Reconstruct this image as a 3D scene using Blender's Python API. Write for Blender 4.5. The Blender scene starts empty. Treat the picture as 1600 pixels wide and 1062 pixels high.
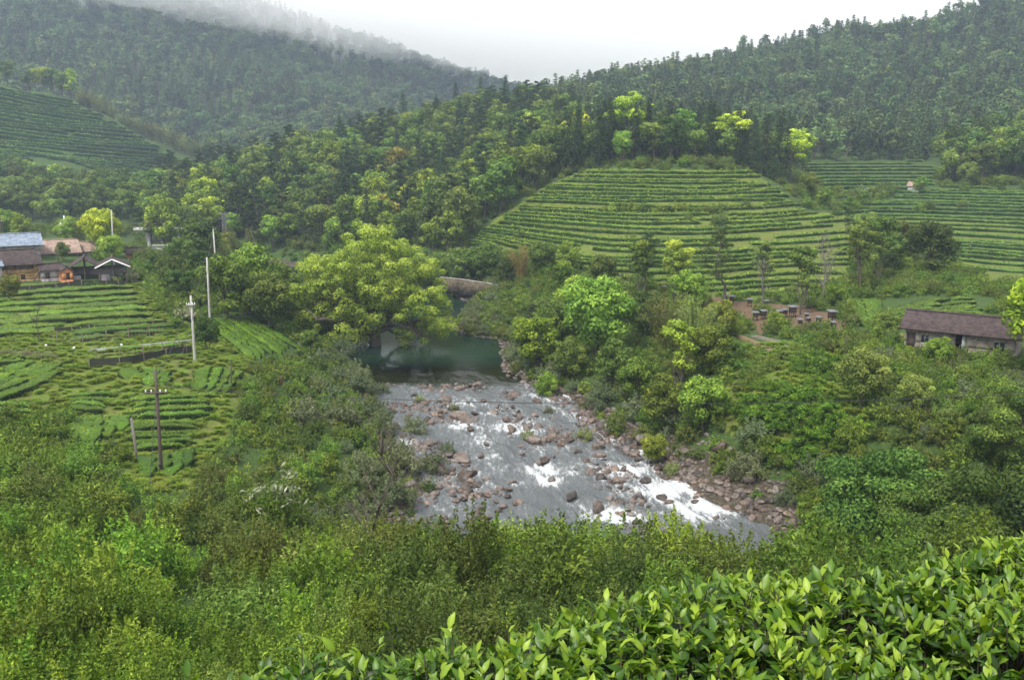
import bpy, math, random
import numpy as np
from mathutils import Vector, Matrix
R_ = math.radians
sc = bpy.context.scene
COL = sc.collection
rng = np.random.default_rng(7)
random.seed(7)

# ------------------------------------------------------------------ camera, world, sun, exposure
CH = 25.0                                   # eye height above the pool
F = 1386.0                                  # focal length in px of a 1600 px wide frame
TH = math.atan((531 - 250) / F)             # camera pitch
cd = bpy.data.cameras.new('camera'); cam = bpy.data.objects.new('camera', cd); COL.objects.link(cam)
cam.location = (0, 0, CH); cam.rotation_euler = (math.pi / 2 - TH, 0, 0)
cd.sensor_width = 36; cd.lens = 36 * F / 1600; cd.clip_end = 6000; cd.clip_start = 0.05
sc.camera = cam
SUN_EL, SUN_AZ = R_(58), R_(215)
w = bpy.data.worlds.new("World"); sc.world = w; w.use_nodes = True
nt = w.node_tree; bg = nt.nodes['Background']
sky = nt.nodes.new('ShaderNodeTexSky'); sky.sky_type = 'NISHITA'; sky.sun_disc = False
sky.sun_elevation = SUN_EL; sky.sun_rotation = SUN_AZ; sky.dust_density = 6.0; sky.air_density = 1.0; sky.ozone_density = 1.0
hs = nt.nodes.new('ShaderNodeHueSaturation'); hs.inputs['Saturation'].default_value = 0.22; hs.inputs['Value'].default_value = 0.7     # overcast: the cloud sheet takes the blue out
nt.links.new(sky.outputs[0], hs.inputs['Color'])
mxs = nt.nodes.new('ShaderNodeMix'); mxs.data_type = 'RGBA'; mxs.inputs[0].default_value = 0.6
mxs.inputs[7].default_value = (6.3, 6.35, 6.45, 1)
nt.links.new(hs.outputs[0], mxs.inputs[6])
nt.links.new(mxs.outputs[2], bg.inputs['Color']); bg.inputs['Strength'].default_value = 0.1
sd = bpy.data.lights.new('sun', 'SUN'); sd.energy = 1.5; sd.angle = R_(12); sd.color = (1, .95, .86)
sun = bpy.data.objects.new('sun', sd); COL.objects.link(sun)
sun.rotation_euler = (R_(90) - SUN_EL, 0, math.pi - SUN_AZ)
sc.view_settings.view_transform = 'Standard'; sc.view_settings.look = 'None'
sc.view_settings.exposure = 1.58; sc.view_settings.gamma = 1
sc.cycles.use_denoising = True
sc.cycles.max_bounces = 14; sc.cycles.diffuse_bounces = 3; sc.cycles.glossy_bounces = 2
sc.cycles.transmission_bounces = 4; sc.cycles.volume_bounces = 12; sc.cycles.transparent_max_bounces = 8

CT, ST = math.cos(TH), math.sin(TH)
def at(px, py, Y):
    a, b = (px - 800) / F, (531 - py) / F
    d = CT + b * ST
    return (a / d * Y, Y, CH + (b * CT - ST) / d * Y)
def proj(x, y, z):
    x, y, z = np.asarray(x, float), np.asarray(y, float), np.asarray(z, float) - CH
    f = np.maximum(y * CT - z * ST, .01); u = y * ST + z * CT
    return 800 + F * x / f, 531 - F * u / f
def at_z(px, py, z):
    a, b = (px - 800) / F, (531 - py) / F
    r = (b * CT - ST) / (CT + b * ST)
    return at(px, py, (z - CH) / r)

# ------------------------------------------------------------------ noise
def _hash(ix, iy, iz=0):
    h = (ix * 374761393 + iy * 668265263 + iz * 2147483647 + 1013904223) & 0xffffffff
    h = ((h ^ (h >> 13)) * 1274126177) & 0xffffffff
    return ((h ^ (h >> 16)) & 0xffff) / 65535.0
def vnoise(x, y, z=None):
    x = np.asarray(x, float); y = np.asarray(y, float)
    z = np.zeros_like(x) if z is None else np.asarray(z, float)
    x0, y0, z0 = np.floor(x).astype(np.int64), np.floor(y).astype(np.int64), np.floor(z).astype(np.int64)
    fx, fy, fz = x - x0, y - y0, z - z0
    fx, fy, fz = fx * fx * (3 - 2 * fx), fy * fy * (3 - 2 * fy), fz * fz * (3 - 2 * fz)
    r = 0
    for dx in (0, 1):
        for dy in (0, 1):
            for dz in (0, 1):
                r = r + _hash(x0 + dx, y0 + dy, z0 + dz) * np.where(dx, fx, 1 - fx) * np.where(dy, fy, 1 - fy) * np.where(dz, fz, 1 - fz)
    return r
def fbm(x, y, z=None, o=4):
    s, a, t = 0, .5, 0
    for k in range(o):
        s = s + a * vnoise(x * 2 ** k + 17 * k, y * 2 ** k + 5 * k, None if z is None else z * 2 ** k); t += a; a *= .5
    return s / t
def sstep(a, b, v):
    t = np.clip((v - a) / (b - a), 0, 1); return t * t * (3 - 2 * t)
def in_poly(px, py, poly):
    px, py = np.asarray(px, float), np.asarray(py, float); r = np.zeros(px.shape, bool); n = len(poly)
    for i in range(n):
        (x1, y1), (x2, y2) = poly[i], poly[(i + 1) % n]
        c = ((y1 > py) != (y2 > py)) & (px < (x2 - x1) * (py - y1) / (y2 - y1 + 1e-12) + x1)
        r ^= c
    return r
def sdf_poly(px, py, poly):
    px, py = np.asarray(px, float), np.asarray(py, float); d = np.full(px.shape, 1e9)
    for i in range(len(poly)):
        (x1, y1), (x2, y2) = poly[i], poly[(i + 1) % len(poly)]
        ex, ey = x2 - x1, y2 - y1; t = np.clip(((px - x1) * ex + (py - y1) * ey) / (ex * ex + ey * ey + 1e-12), 0, 1)
        d = np.minimum(d, np.hypot(px - x1 - t * ex, py - y1 - t * ey))
    return np.where(in_poly(px, py, poly), -d, d)

# ------------------------------------------------------------------ terrain height
def zwater(Y):                                # the river drops through the rapids
    return 0.35 - 1.5 * sstep(102, 56, np.asarray(Y, float)) - .5 * sstep(60, 20, np.asarray(Y, float)) + .8 * sstep(140, 175, np.asarray(Y, float))
def rp(px, py):                               # photo point on the water to plan
    z = 0.
    for _ in range(6): p = at_z(px, py, z); z = float(zwater(p[1]))
    return (p[0], p[1])
RIV_L = [(560, 865), (640, 800), (668, 765), (628, 725), (600, 690), (588, 650), (575, 615), (548, 590), (532, 560), (540, 535), (545, 505), (540, 475), (500, 455), (430, 432), (330, 412)]
RIV_R = [(330, 402), (430, 412), (520, 425), (640, 436), (690, 447), (720, 462), (745, 478), (722, 496), (716, 516), (745, 524), (790, 530), (797, 560), (800, 578), (850, 602), (905, 630), (955, 668), (1000, 700), (1050, 742), (1120, 778), (1200, 812), (1262, 842), (1330, 880)]
RIVER = [rp(*p) for p in RIV_L] + [rp(*p) for p in RIV_R]
e0, e1 = rp(1330, 880), rp(560, 865)
RIVER += [(e0[0] + 22, e0[1] - 8), (e0[0] + 20, e0[1] - 18), (e1[0] + 14, e1[1] - 3)]

C = []                                        # control points: (x, y, z)
def cz(px, py, z): C.append(at_z(px, py, z))
def cy(px, py, Y): C.append(at(px, py, Y))
for a in [(-90, 645, 6), (0, 645, 5.4), (150, 650, 4.8), (300, 702, 3.6), (365, 640, 4), (100, 565, 6), (300, 582, 5.2), (372, 572, 4.6),
          (0, 532, 6.2), (150, 532, 6), (272, 530, 5.6), (-80, 450, 7), (0, 450, 7), (200, 445, 6.6), (272, 470, 6), (0, 425, 8), (200, 410, 7.5),
          (100, 385, 9.5), (-60, 385, 11), (330, 500, 5.2), (350, 450, 4.2), (400, 562, 3.4), (462, 545, 2.6), (470, 500, 2.6), (470, 590, 1.6), (430, 640, 2.4), (500, 640, .9), (520, 570, .9),
          (230, 765, 4.2), (-60, 740, 6.5), (60, 740, 5.4), (380, 770, 3.2), (500, 700, 1.2), (540, 760, .8), (620, 800, .6),
          (900, 570, 2.2), (850, 545, 1.2), (830, 500, 2.6), (830, 458, 4.0), (700, 436, 4.4), (1000, 600, 2.6), (1000, 660, 1.2), (1080, 700, 1.4), (1180, 760, .8), (1260, 790, 1.2),
          (1150, 500, 5.8), (1250, 500, 6), (1330, 510, 6.6), (1050, 480, 6), (950, 480, 5.4), (1150, 640, 5), (1150, 690, 3), (1230, 560, 6.6), (1330, 600, 6.6), (1230, 720, 3.6), (1330, 700, 4.6),
          (1480, 556, 6.9), (1400, 545, 6.9), (1580, 566, 6.9), (1450, 640, 6.6), (1600, 650, 7.5), (1350, 790, 1.6), (1500, 800, 4), (1650, 800, 6.5), (1700, 650, 9)]: cz(*a)
for a in [(290, 392, 216), (450, 392, 208), (600, 400, 198), (700, 400, 185), (740, 390, 183), (180, 395, 190), (60, 360, 215), (-120, 350, 225),
          (1000, 455, 124), (1300, 445, 128), (860, 420, 142), (1000, 262, 196), (850, 288, 198), (760, 352, 188), (1170, 270, 196), (1240, 330, 182), (1350, 388, 158), (900, 400, 146), (1000, 352, 162), (1130, 352, 162), (1200, 400, 146),
          (900, 262, 212), (1000, 255, 222), (1180, 262, 222), (1260, 300, 205), (1330, 335, 190),
          (1350, 300, 222), (1350, 264, 255), (1450, 262, 262), (1550, 300, 205), (1550, 375, 160), (1550, 440, 122), (1450, 385, 158), (1450, 460, 112), (1600, 480, 102), (1700, 440, 122), (1700, 300, 200), (1350, 470, 112), (1250, 470, 118),
          (1480, 285, 225), (1600, 262, 240), (1700, 220, 240),
          (400, 330, 248), (560, 310, 255), (700, 310, 245), (780, 300, 235), (820, 262, 245),
          (270, 372, 235), (300, 335, 262), (350, 305, 275), (420, 277, 292), (540, 243, 310), (650, 214, 320), (760, 206, 322), (840, 212, 300), (900, 210, 290),
          (-40, 312, 290), (100, 312, 300), (240, 318, 320), (0, 230, 350), (120, 240, 360), (240, 290, 370), (308, 262, 425), (230, 222, 415), (150, 182, 408), (70, 140, 405), (0, 122, 405), (-120, 70, 400),
          (240, 262, 470), (120, 235, 470), (0, 190, 480), (-120, 150, 480), (300, 240, 520), (120, 175, 540), (0, 120, 550), (450, 230, 500), (600, 205, 560), (750, 200, 600),
          (0, 60, 620), (0, -25, 770), (200, -25, 790), (300, 5, 790), (400, 20, 810), (500, 60, 840), (600, 82, 850), (650, 96, 850), (700, 118, 850), (780, 142, 880), (860, 165, 900), (-300, -60, 760), (250, 110, 620), (450, 140, 640), (1000, 180, 950),
          (870, 172, 400), (900, 160, 450), (1000, 131, 500), (1100, 112, 515), (1200, 93, 525), (1300, 78, 530), (1420, 70, 530), (1480, 45, 520), (1600, 22, 510), (1800, -20, 500),
          (1000, 200, 350), (1200, 190, 370), (1300, 252, 285), (1450, 250, 290), (1400, 160, 400), (1600, 210, 330), (1600, 120, 420)]: cy(*a)
C += [(x, y, z) for y, z in ((-50, 27), (-15, 24.2), (0, 23.1), (2.6, 22.9), (5, 20.6), (9, 17.4), (16, 13.2), (26, 9.6), (36, 6.4), (46, 3.2)) for x in (-45, -15, 0, 15, 45)]
C += [(x, y, z) for x, y, z in ((-250, 1050, 90), (100, 1150, 40), (300, 700, 50), (-600, 900, 150), (-150, 400, 14), (-60, 420, 8), (20, 430, 25), (0, 700, 30), (-350, 1400, 80), (300, 1400, 40), (700, 900, 90), (60, 46, 1.5), (48, 60, 3.2))]
C = np.array(C)
RS = 5.0
def _phi(a, b, s): return np.sqrt(((a[:, None, :] - b[None]) ** 2).sum(-1) + s ** 2)
_n = len(C); _A = np.zeros((_n + 3, _n + 3)); _P = np.c_[np.ones(_n), C[:, :2] / 100]
_A[:_n, :_n] = _phi(C[:, :2], C[:, :2], RS) - 0.6 * np.eye(_n); _A[:_n, _n:] = _P; _A[_n:, :_n] = _P.T
_W = np.linalg.solve(_A, np.r_[C[:, 2], 0, 0, 0])
def Hraw(x, y):
    x, y = np.asarray(x, float).ravel(), np.asarray(y, float).ravel(); out = np.empty(len(x))
    for i in range(0, len(x), 20000):
        q = np.c_[x[i:i + 20000], y[i:i + 20000]]
        out[i:i + 20000] = _phi(q, C[:, :2], RS) @ _W[:_n] + _W[_n] + q @ _W[_n + 1:] / 100
    return out
def H(x, y):
    shp = np.shape(x); x, y = np.asarray(x, float).ravel(), np.asarray(y, float).ravel()
    z = Hraw(x, y)
    far = sstep(230, 420, y)
    z = z + (fbm(x / 45, y / 45) - .5) * 14 * far + (fbm(x / 9, y / 9, o=3) - .5) * (.5 + .8 * far)
    near = (y > 30) & (y < 320)
    if near.any():
        d = sdf_poly(x[near], y[near], RIVER); zw = zwater(y[near]); n1 = (fbm(x[near] / 3, y[near] / 3, o=3) - .5)
        inside = zw - np.clip(-d * .22, 0, 1.7) + n1 * .5 + .12
        t = sstep(0, 9, d); base = np.maximum(z[near], zw + .25)
        z[near] = np.where(d < 0, inside, (zw + .12 + n1 * .5 + np.clip(d, 0, 9) * .2) * (1 - t) + base * t)
    return z.reshape(shp)
def h(x, y): return float(H(np.array([x]), np.array([y]))[0])
# ray / ground intersection tables for photo points
def hits(P, ymin=4, ymax=950):
    P = np.asarray(P, float).reshape(-1, 2); Y = ymin * (ymax / ymin) ** np.linspace(0, 1, 700); out = []
    for px, py in P:
        ymn = ymin
        a, b = (px - 800) / F, (531 - py) / F; d = CT + b * ST
        X = a / d * Y; Z = CH + (b * CT - ST) / d * Y; g = H(X, Y); under = np.nonzero(Z < g)[0]
        if len(under) == 0 or under[0] == 0: out.append((np.nan,) * 3); continue
        k = under[0]; e0_, e1_ = Z[k - 1] - g[k - 1], Z[k] - g[k]; t = e0_ / (e0_ - e1_ + 1e-9)
        y = Y[k - 1] + t * (Y[k] - Y[k - 1]); out.append((a / d * y, y, h(a / d * y, y)))
    return np.array(out)
def hit(px, py, **k): return tuple(hits([(px, py)], **k)[0])

# ------------------------------------------------------------------ mesh and object helpers
def mkmesh(name, V, Q=None, T=None, mats=(), t=None, smooth=False, mi=None):
    V = np.asarray(V, np.float32).reshape(-1, 3); me = bpy.data.meshes.new(name)
    nq = 0 if Q is None else len(Q); ntri = 0 if T is None else len(T)
    loops = np.concatenate([np.asarray(Q, np.int32).ravel() if nq else np.zeros(0, np.int32), np.asarray(T, np.int32).ravel() if ntri else np.zeros(0, np.int32)])
    me.vertices.add(len(V)); me.vertices.foreach_set('co', V.ravel())
    me.loops.add(len(loops)); me.loops.foreach_set('vertex_index', loops)
    me.polygons.add(nq + ntri)
    st = np.concatenate([np.arange(nq) * 4, nq * 4 + np.arange(ntri) * 3]).astype(np.int32)
    me.polygons.foreach_set('loop_start', st)
    if smooth: me.polygons.foreach_set('use_smooth', np.ones(nq + ntri, bool))
    for m in mats: me.materials.append(m)
    if mi is not None: me.polygons.foreach_set('material_index', np.asarray(mi, np.int32))
    if t is not None:
        a = me.attributes.new('t', 'FLOAT', 'POINT'); a.data.foreach_set('value', np.asarray(t, np.float32))
    me.update(); me.validate(); return me
class MB:
    """collects quads and triangles with a per-vertex tint value"""
    def __init__(s): s.V = []; s.Q = []; s.T = []; s.t = []; s.mq = []; s.mt = []; s.n = 0
    def add(s, V, Q=None, T=None, t=.5, m=0):
        V = np.asarray(V, float).reshape(-1, 3); s.V.append(V)
        s.t.append(np.full(len(V), t) if np.isscalar(t) else np.asarray(t))
        if Q is not None and len(Q): s.Q.append(np.asarray(Q) + s.n); s.mq.append(np.full(len(Q), m))
        if T is not None and len(T): s.T.append(np.asarray(T) + s.n); s.mt.append(np.full(len(T), m))
        s.n += len(V); return s
    def mesh(s, name, mats, smooth=False):
        mi = np.concatenate(s.mq + s.mt) if (s.mq or s.mt) else None
        return mkmesh(name, np.concatenate(s.V), np.concatenate(s.Q) if s.Q else None, np.concatenate(s.T) if s.T else None, mats, np.concatenate(s.t), smooth, mi)
    def box(s, c, d, rz=0, t=.5, m=0, taper=1.):
        x, y, z = [v / 2 for v in d]; P = np.array([(sx * x * (taper if sz > 0 else 1), sy * y * (taper if sz > 0 else 1), sz * z) for sz in (-1, 1) for sx, sy in ((-1, -1), (1, -1), (1, 1), (-1, 1))])
        ca, sa = math.cos(rz), math.sin(rz); P = np.c_[P[:, 0] * ca - P[:, 1] * sa, P[:, 0] * sa + P[:, 1] * ca, P[:, 2]] + np.array(c)
        return s.add(P, [(3, 2, 1, 0), (4, 5, 6, 7), (0, 1, 5, 4), (1, 2, 6, 5), (2, 3, 7, 6), (3, 0, 4, 7)], t=t, m=m)
    def tube(s, pts, rad, n=6, t=.5, m=0, cap=True):
        pts = np.asarray(pts, float); rad = np.full(len(pts), rad) if np.isscalar(rad) else np.asarray(rad, float)
        V = []; tg = np.gradient(pts, axis=0); up = np.array([.13, .07, 1.])
        for p, g, r in zip(pts, tg, rad):
            g = g / (np.linalg.norm(g) + 1e-9); u = up if abs(g[2]) < .95 else np.array([1., 0, .1])
            a = np.cross(g, u); a /= np.linalg.norm(a); b = np.cross(g, a)
            for k in range(n): V.append(p + r * (math.cos(k * 2 * math.pi / n) * a + math.sin(k * 2 * math.pi / n) * b))
        Q = [(i * n + k, i * n + (k + 1) % n, (i + 1) * n + (k + 1) % n, (i + 1) * n + k) for i in range(len(pts) - 1) for k in range(n)]
        T = []
        if cap:
            V.append(pts[-1]); e = len(V) - 1; L = (len(pts) - 1) * n; T = [(L + k, L + (k + 1) % n, e) for k in range(n)]
        return s.add(V, Q, T, t=t, m=m)
    def rhombs(s, c, nrm, size, asp=.5, t=.5, m=0, r=None):
        """leaf-shaped faces at c, facing nrm"""
        r = r or rng; N = len(c); nrm = nrm / (np.linalg.norm(nrm, axis=1, keepdims=True) + 1e-9)
        a = np.cross(nrm, r.normal(size=(N, 3))); a /= np.linalg.norm(a, axis=1, keepdims=True) + 1e-9
        b = np.cross(nrm, a); sz = np.broadcast_to(np.asarray(size, float), (N,))[:, None]
        V = np.stack([c - a * sz * .5, c - b * sz * asp * .5 + a * sz * .05, c + a * sz * .5, c + b * sz * asp * .5 + a * sz * .05], 1)
        t = np.broadcast_to(np.asarray(t, float), (N,)); return s.add(V.reshape(-1, 3), np.arange(4 * N).reshape(-1, 4), t=np.repeat(t, 4), m=m)
def tag(o, label=None, cat=None, group=None, kind=None):
    for k, v in (('label', label), ('category', cat), ('group', group), ('kind', kind)):
        if v: o[k] = v
    return o
def obj(name, me, parent=None, loc=(0, 0, 0), rz=0, s=1.):
    o = bpy.data.objects.new(name, me); COL.objects.link(o); o.location = loc; o.rotation_euler = (0, 0, rz)
    o.scale = (s,) * 3 if np.isscalar(s) else s
    if parent: o.parent = parent
    return o
def empty(name, loc=(0, 0, 0), rz=0): return obj(name, None, None, loc, rz)
def copy_tree(o, parent=None):
    c = o.copy(); COL.objects.link(c)
    if parent: c.parent = parent
    for ch in list(o.children): copy_tree(ch, c)
    return c
def place(o, loc, rz=0, s=1., rx=0, ry=0):
    o.location = loc; o.rotation_euler = (rx, ry, rz); o.scale = (s,) * 3 if np.isscalar(s) else s; return o
def set_color(o, c):
    o.color = (*c, 1)
    for ch in o.children: ch.color = (*c, 1)

# ------------------------------------------------------------------ materials
def mat(name):
    m = bpy.data.materials.new(name); m.use_nodes = True; nt = m.node_tree; return m, nt, nt.nodes['Principled BSDF']
def lk(nt, a, b): nt.links.new(a, b)
def ramp(nt, fac, stops):
    r = nt.nodes.new('ShaderNodeValToRGB'); e = r.color_ramp.elements
    while len(e) < len(stops): e.new(.5)
    for el, (p, c) in zip(e, stops): el.position = p; el.color = (*c, 1)
    lk(nt, fac, r.inputs[0]); return r.outputs[0]
def noise(nt, scale, detail=4, rough=.6, obj_=True, vec=None):
    n = nt.nodes.new('ShaderNodeTexNoise'); n.inputs['Scale'].default_value = scale; n.inputs['Detail'].default_value = detail; n.inputs['Roughness'].default_value = rough
    if vec is None:
        tc = nt.nodes.new('ShaderNodeTexCoord'); vec = tc.outputs['Object']
    lk(nt, vec, n.inputs['Vector']); return n.outputs[0]
def math_(nt, op, a, b=None, c=None):
    n = nt.nodes.new('ShaderNodeMath'); n.operation = op
    for i, v in enumerate((a, b, c)):
        if v is None: continue
        if isinstance(v, (int, float)): n.inputs[i].default_value = v
        else: lk(nt, v, n.inputs[i])
    return n.outputs[0]
def mixc(nt, f, a, b, mode='MIX'):
    n = nt.nodes.new('ShaderNodeMix'); n.data_type = 'RGBA'; n.blend_type = mode
    for i, v in ((0, f), (6, a), (7, b)):
        if isinstance(v, (int, float)): n.inputs[i].default_value = v
        elif isinstance(v, tuple): n.inputs[i].default_value = (*v, 1)
        else: lk(nt, v, n.inputs[i])
    return n.outputs[2]
def attr(nt, name, out=2):
    a = nt.nodes.new('ShaderNodeAttribute'); a.attribute_name = name; return a.outputs[out]
def leafmat(name, c0, c1, c2, var=.38, trans=.2, rough=.62, hue=.03, spec=.14, sat=1.0):
    """foliage: colour by the leaf's own tint value, the plant's object colour and a random value per plant"""
    m, nt, p = mat(name); t = attr(nt, 't')
    col = ramp(nt, t, [(0, c0), (.5, c1), (1, c2)])
    oi = nt.nodes.new('ShaderNodeObjectInfo')
    hsv = nt.nodes.new('ShaderNodeHueSaturation'); lk(nt, col, hsv.inputs['Color'])
    lk(nt, math_(nt, 'MULTIPLY_ADD', oi.outputs['Random'], 2 * var, 1 - var), hsv.inputs['Value'])
    r2 = math_(nt, 'FRACT', math_(nt, 'MULTIPLY', oi.outputs['Random'], 37.7))
    lk(nt, math_(nt, 'MULTIPLY_ADD', r2, 1.5 * hue, .492 - hue), hsv.inputs['Hue'])
    hsv.inputs['Saturation'].default_value = sat
    c = mixc(nt, 1., hsv.outputs[0], oi.outputs['Color'], 'MULTIPLY')
    lk(nt, c, p.inputs['Base Color']); p.inputs['Roughness'].default_value = rough; p.inputs['Specular IOR Level'].default_value = spec
    if trans:
        tr = nt.nodes.new('ShaderNodeBsdfTranslucent'); lk(nt, mixc(nt, 1., c, (1.15, 1.25, .6), 'MULTIPLY'), tr.inputs['Color'])
        mx = nt.nodes.new('ShaderNodeMixShader'); mx.inputs[0].default_value = trans
        lk(nt, p.outputs[0], mx.inputs[1]); lk(nt, tr.outputs[0], mx.inputs[2]); lk(nt, mx.outputs[0], nt.nodes['Material Output'].inputs['Surface'])
    return m
def plain(name, c, rough=.8, var=.25, scale=3., metal=0, c2=None, bump=0, bscale=None, stretch=None, spec=.3):
    """a weathered surface: base colour broken up by two noises"""
    m, nt, p = mat(name)
    tc = nt.nodes.new('ShaderNodeTexCoord'); v = tc.outputs['Object']
    if stretch:
        mp = nt.nodes.new('ShaderNodeMapping'); mp.inputs['Scale'].default_value = stretch; lk(nt, v, mp.inputs[0]); v = mp.outputs[0]
    n1 = noise(nt, scale, 6, .65, vec=v); a = tuple(x * (1 - var) for x in c); b = tuple(min(1, x * (1 + var)) for x in (c2 or c))
    lk(nt, ramp(nt, n1, [(.3, a), (.7, b)]), p.inputs['Base Color']); p.inputs['Roughness'].default_value = rough; p.inputs['Metallic'].default_value = metal
    p.inputs['Specular IOR Level'].default_value = spec
    if bump:
        bn = nt.nodes.new('ShaderNodeBump'); bn.inputs['Strength'].default_value = bump; bn.inputs['Distance'].default_value = .05
        lk(nt, noise(nt, bscale or scale * 4, 6, .7, vec=v), bn.inputs['Height']); lk(nt, bn.outputs[0], p.inputs['Normal'])
    return m
M = {}
M['broad'] = leafmat('broad_leaves', (.030, .066, .012), (.084, .155, .026), (.18, .265, .045))
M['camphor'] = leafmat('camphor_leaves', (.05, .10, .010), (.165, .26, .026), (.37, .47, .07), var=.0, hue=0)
M['pine'] = leafmat('pine_needles', (.014, .036, .012), (.032, .068, .022), (.062, .105, .03), trans=.12, var=.25)
M['conifer'] = leafmat('fir_needles', (.012, .034, .013), (.030, .066, .022), (.062, .11, .032), trans=.1, var=.25)
M['farwood'] = leafmat('far_leaves', (.022, .050, .018), (.058, .110, .034), (.135, .205, .055), var=.5, trans=.15, hue=.035)
M['bamboo'] = leafmat('bamboo_leaves', (.07, .10, .025), (.12, .155, .04), (.18, .21, .06))
M['shrub'] = leafmat('shrub_leaves', (.024, .062, .010), (.082, .160, .020), (.21, .31, .045), var=.3)
M['olive'] = leafmat('olive_shrub_leaves', (.03, .062, .010), (.075, .125, .022), (.17, .22, .06), var=.25)
M['willow'] = leafmat('grey_willow_leaves', (.07, .10, .045), (.11, .15, .07), (.17, .21, .10), var=.2)
M['tea'] = leafmat('tea_leaves', (.006, .018, .004), (.058, .130, .014), (.21, .31, .038), var=.15, hue=.01)  # darkest stop paints the self-shadowed hedge sides
M['teafar'] = leafmat('far_tea_leaves', (.014, .042, .010), (.075, .155, .020), (.22, .32, .045), var=.15, hue=.01)  # same painted side shade, kept lighter for distant rows
M['grass'] = leafmat('grass_blades', (.06, .13, .012), (.125, .215, .022), (.24, .31, .045), var=.2)
M['straw'] = leafmat('dry_grass', (.13, .10, .05), (.24, .19, .10), (.36, .30, .19), var=.2, hue=.01)
M['blossom'] = leafmat('white_blossom', (.05, .09, .03), (.17, .20, .10), (.50, .49, .38), var=.1)
M['bark'] = plain('bark', (.085, .07, .055), .9, .4, 4, stretch=(3, 3, .6), bump=.5)
M['palebark'] = plain('pale_bark', (.15, .135, .12), .9, .35, 4, stretch=(3, 3, .6))
M['rock'] = plain('river_boulder', (.062, .048, .040), .55, .5, 1.8, c2=(.165, .130, .110), bump=.6, bscale=9)
_nt = M['rock'].node_tree; _p = _nt.nodes['Principled BSDF']; _o = _nt.nodes.new('ShaderNodeObjectInfo'); _l = _p.inputs['Base Color'].links[0].from_socket
_h = _nt.nodes.new('ShaderNodeHueSaturation'); lk(_nt, _l, _h.inputs['Color']); lk(_nt, math_(_nt, 'MULTIPLY_ADD', _o.outputs['Random'], .9, .3), _h.inputs['Value']); lk(_nt, math_(_nt, 'MULTIPLY_ADD', math_(_nt, 'FRACT', math_(_nt, 'MULTIPLY', _o.outputs['Random'], 17.3)), .8, .6), _h.inputs['Saturation']); lk(_nt, _h.outputs[0], _p.inputs['Base Color'])
M['soil'] = plain('red_soil', (.20, .10, .055), .95, .3, .6)
M['woodpole'] = plain('dark_wood', (.075, .055, .048), .85, .35, 6, stretch=(1, 1, .1))
M['concrete'] = plain('concrete', (.36, .35, .33), .85, .2, 2.5, bump=.2)
M['wire'] = plain('wire', (.03, .03, .03), .5, .1)
# ------------------------------------------------------------------ ground sheet
yk = np.concatenate([np.linspace(-50, 2, 14)[:-1], 2 + 1.2 * (np.exp(np.linspace(0, math.log(1 + 1500 / 1.2 * .9), 620)) - 1)])
yk = np.concatenate([np.linspace(-50, 2, 14)[:-1], np.cumsum(np.concatenate([[2], np.clip(np.linspace(2, 400, 700) * .0085, .12, 3.0)]))]); yk = np.concatenate([yk, np.linspace(yk[-1] + 4, 1600, 120)])
tk = np.linspace(-1, 1, 460)
GY, GT = np.meshgrid(yk, tk, indexing='ij'); GX = GT * (np.maximum(GY, 0) * .78 + 40)
GZ = H(GX, GY)
SOILP = [(1100, 462), (1180, 474), (1270, 478), (1325, 505), (1335, 545), (1300, 520), (1240, 514), (1200, 514), (1190, 522), (1150, 500), (1105, 490)]
BANKP = [(690, 445), (760, 455), (840, 470), (840, 500), (780, 492), (715, 478)]
TERR = [(720, 380), (860, 285), (930, 262), (1180, 268), (1250, 330), (1600, 345), (1600, 440), (1400, 455), (1180, 470), (1100, 462), (980, 440), (840, 410)]
PLAT = [(-200, 445), (262, 440), (300, 520), (390, 580), (360, 680), (300, 770), (200, 765), (180, 680), (-200, 650)]
gpx, gpy = proj(GX, GY, GZ)
vis = (GY > 40) & (GY < 300)
soil = (in_poly(gpx, gpy, SOILP) & (GY < 125) & (GY > 80)).astype(float)
soil = np.maximum(soil, .8 * (in_poly(gpx, gpy, BANKP) & (GY < 170) & vis))
dR = np.full(GX.shape, 99.); dR[vis] = sdf_poly(GX[vis], GY[vis], RIVER)
gravel = sstep(3.2, .4, dR - 1.2 * sstep(950, 1050, gpx)) * vis
lush = (in_poly(gpx, gpy, TERR) & (GY > 110) & (GY < 240)) * .75 + (in_poly(gpx, gpy, PLAT) & (GY < 160) & (GY > 50)) * 1.
lush = np.maximum(lush, (in_poly(gpx, gpy, [(1130, 540), (1420, 520), (1420, 600), (1300, 660), (1230, 730), (1120, 660)]) & (GY < 100)) * 1.)
me = mkmesh('ground', np.stack([GX, GY, GZ], -1), np.array([(i * 460 + j, i * 460 + j + 1, (i + 1) * 460 + j + 1, (i + 1) * 460 + j) for i in range(len(yk) - 1) for j in range(459)], np.int32), smooth=True)
for nm, a in (('soil', soil), ('gravel', gravel), ('lush', np.clip(lush, 0, 1))):
    at_ = me.attributes.new(nm, 'FLOAT', 'POINT'); at_.data.foreach_set('value', a.astype(np.float32).ravel())
m, nt, p = mat('ground_cover')
geo = nt.nodes.new('ShaderNodeNewGeometry'); pos = geo.outputs['Position']
n_b = noise(nt, .35, 8, .7, vec=pos); n_s = noise(nt, 2.6, 6, .75, vec=pos); n_l = noise(nt, .06, 5, .6, vec=pos)
weeds = ramp(nt, n_s, [(.3, (.022, .045, .012)), (.55, (.05, .085, .02)), (.75, (.10, .12, .04))])
grass = ramp(nt, n_b, [(.25, (.035, .075, .010)), (.5, (.085, .135, .018)), (.68, (.15, .17, .035)), (.8, (.14, .09, .04))])
grass = mixc(nt, .45, grass, ramp(nt, n_s, [(.3, (.025, .06, .01)), (.7, (.20, .23, .04))]))
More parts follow.
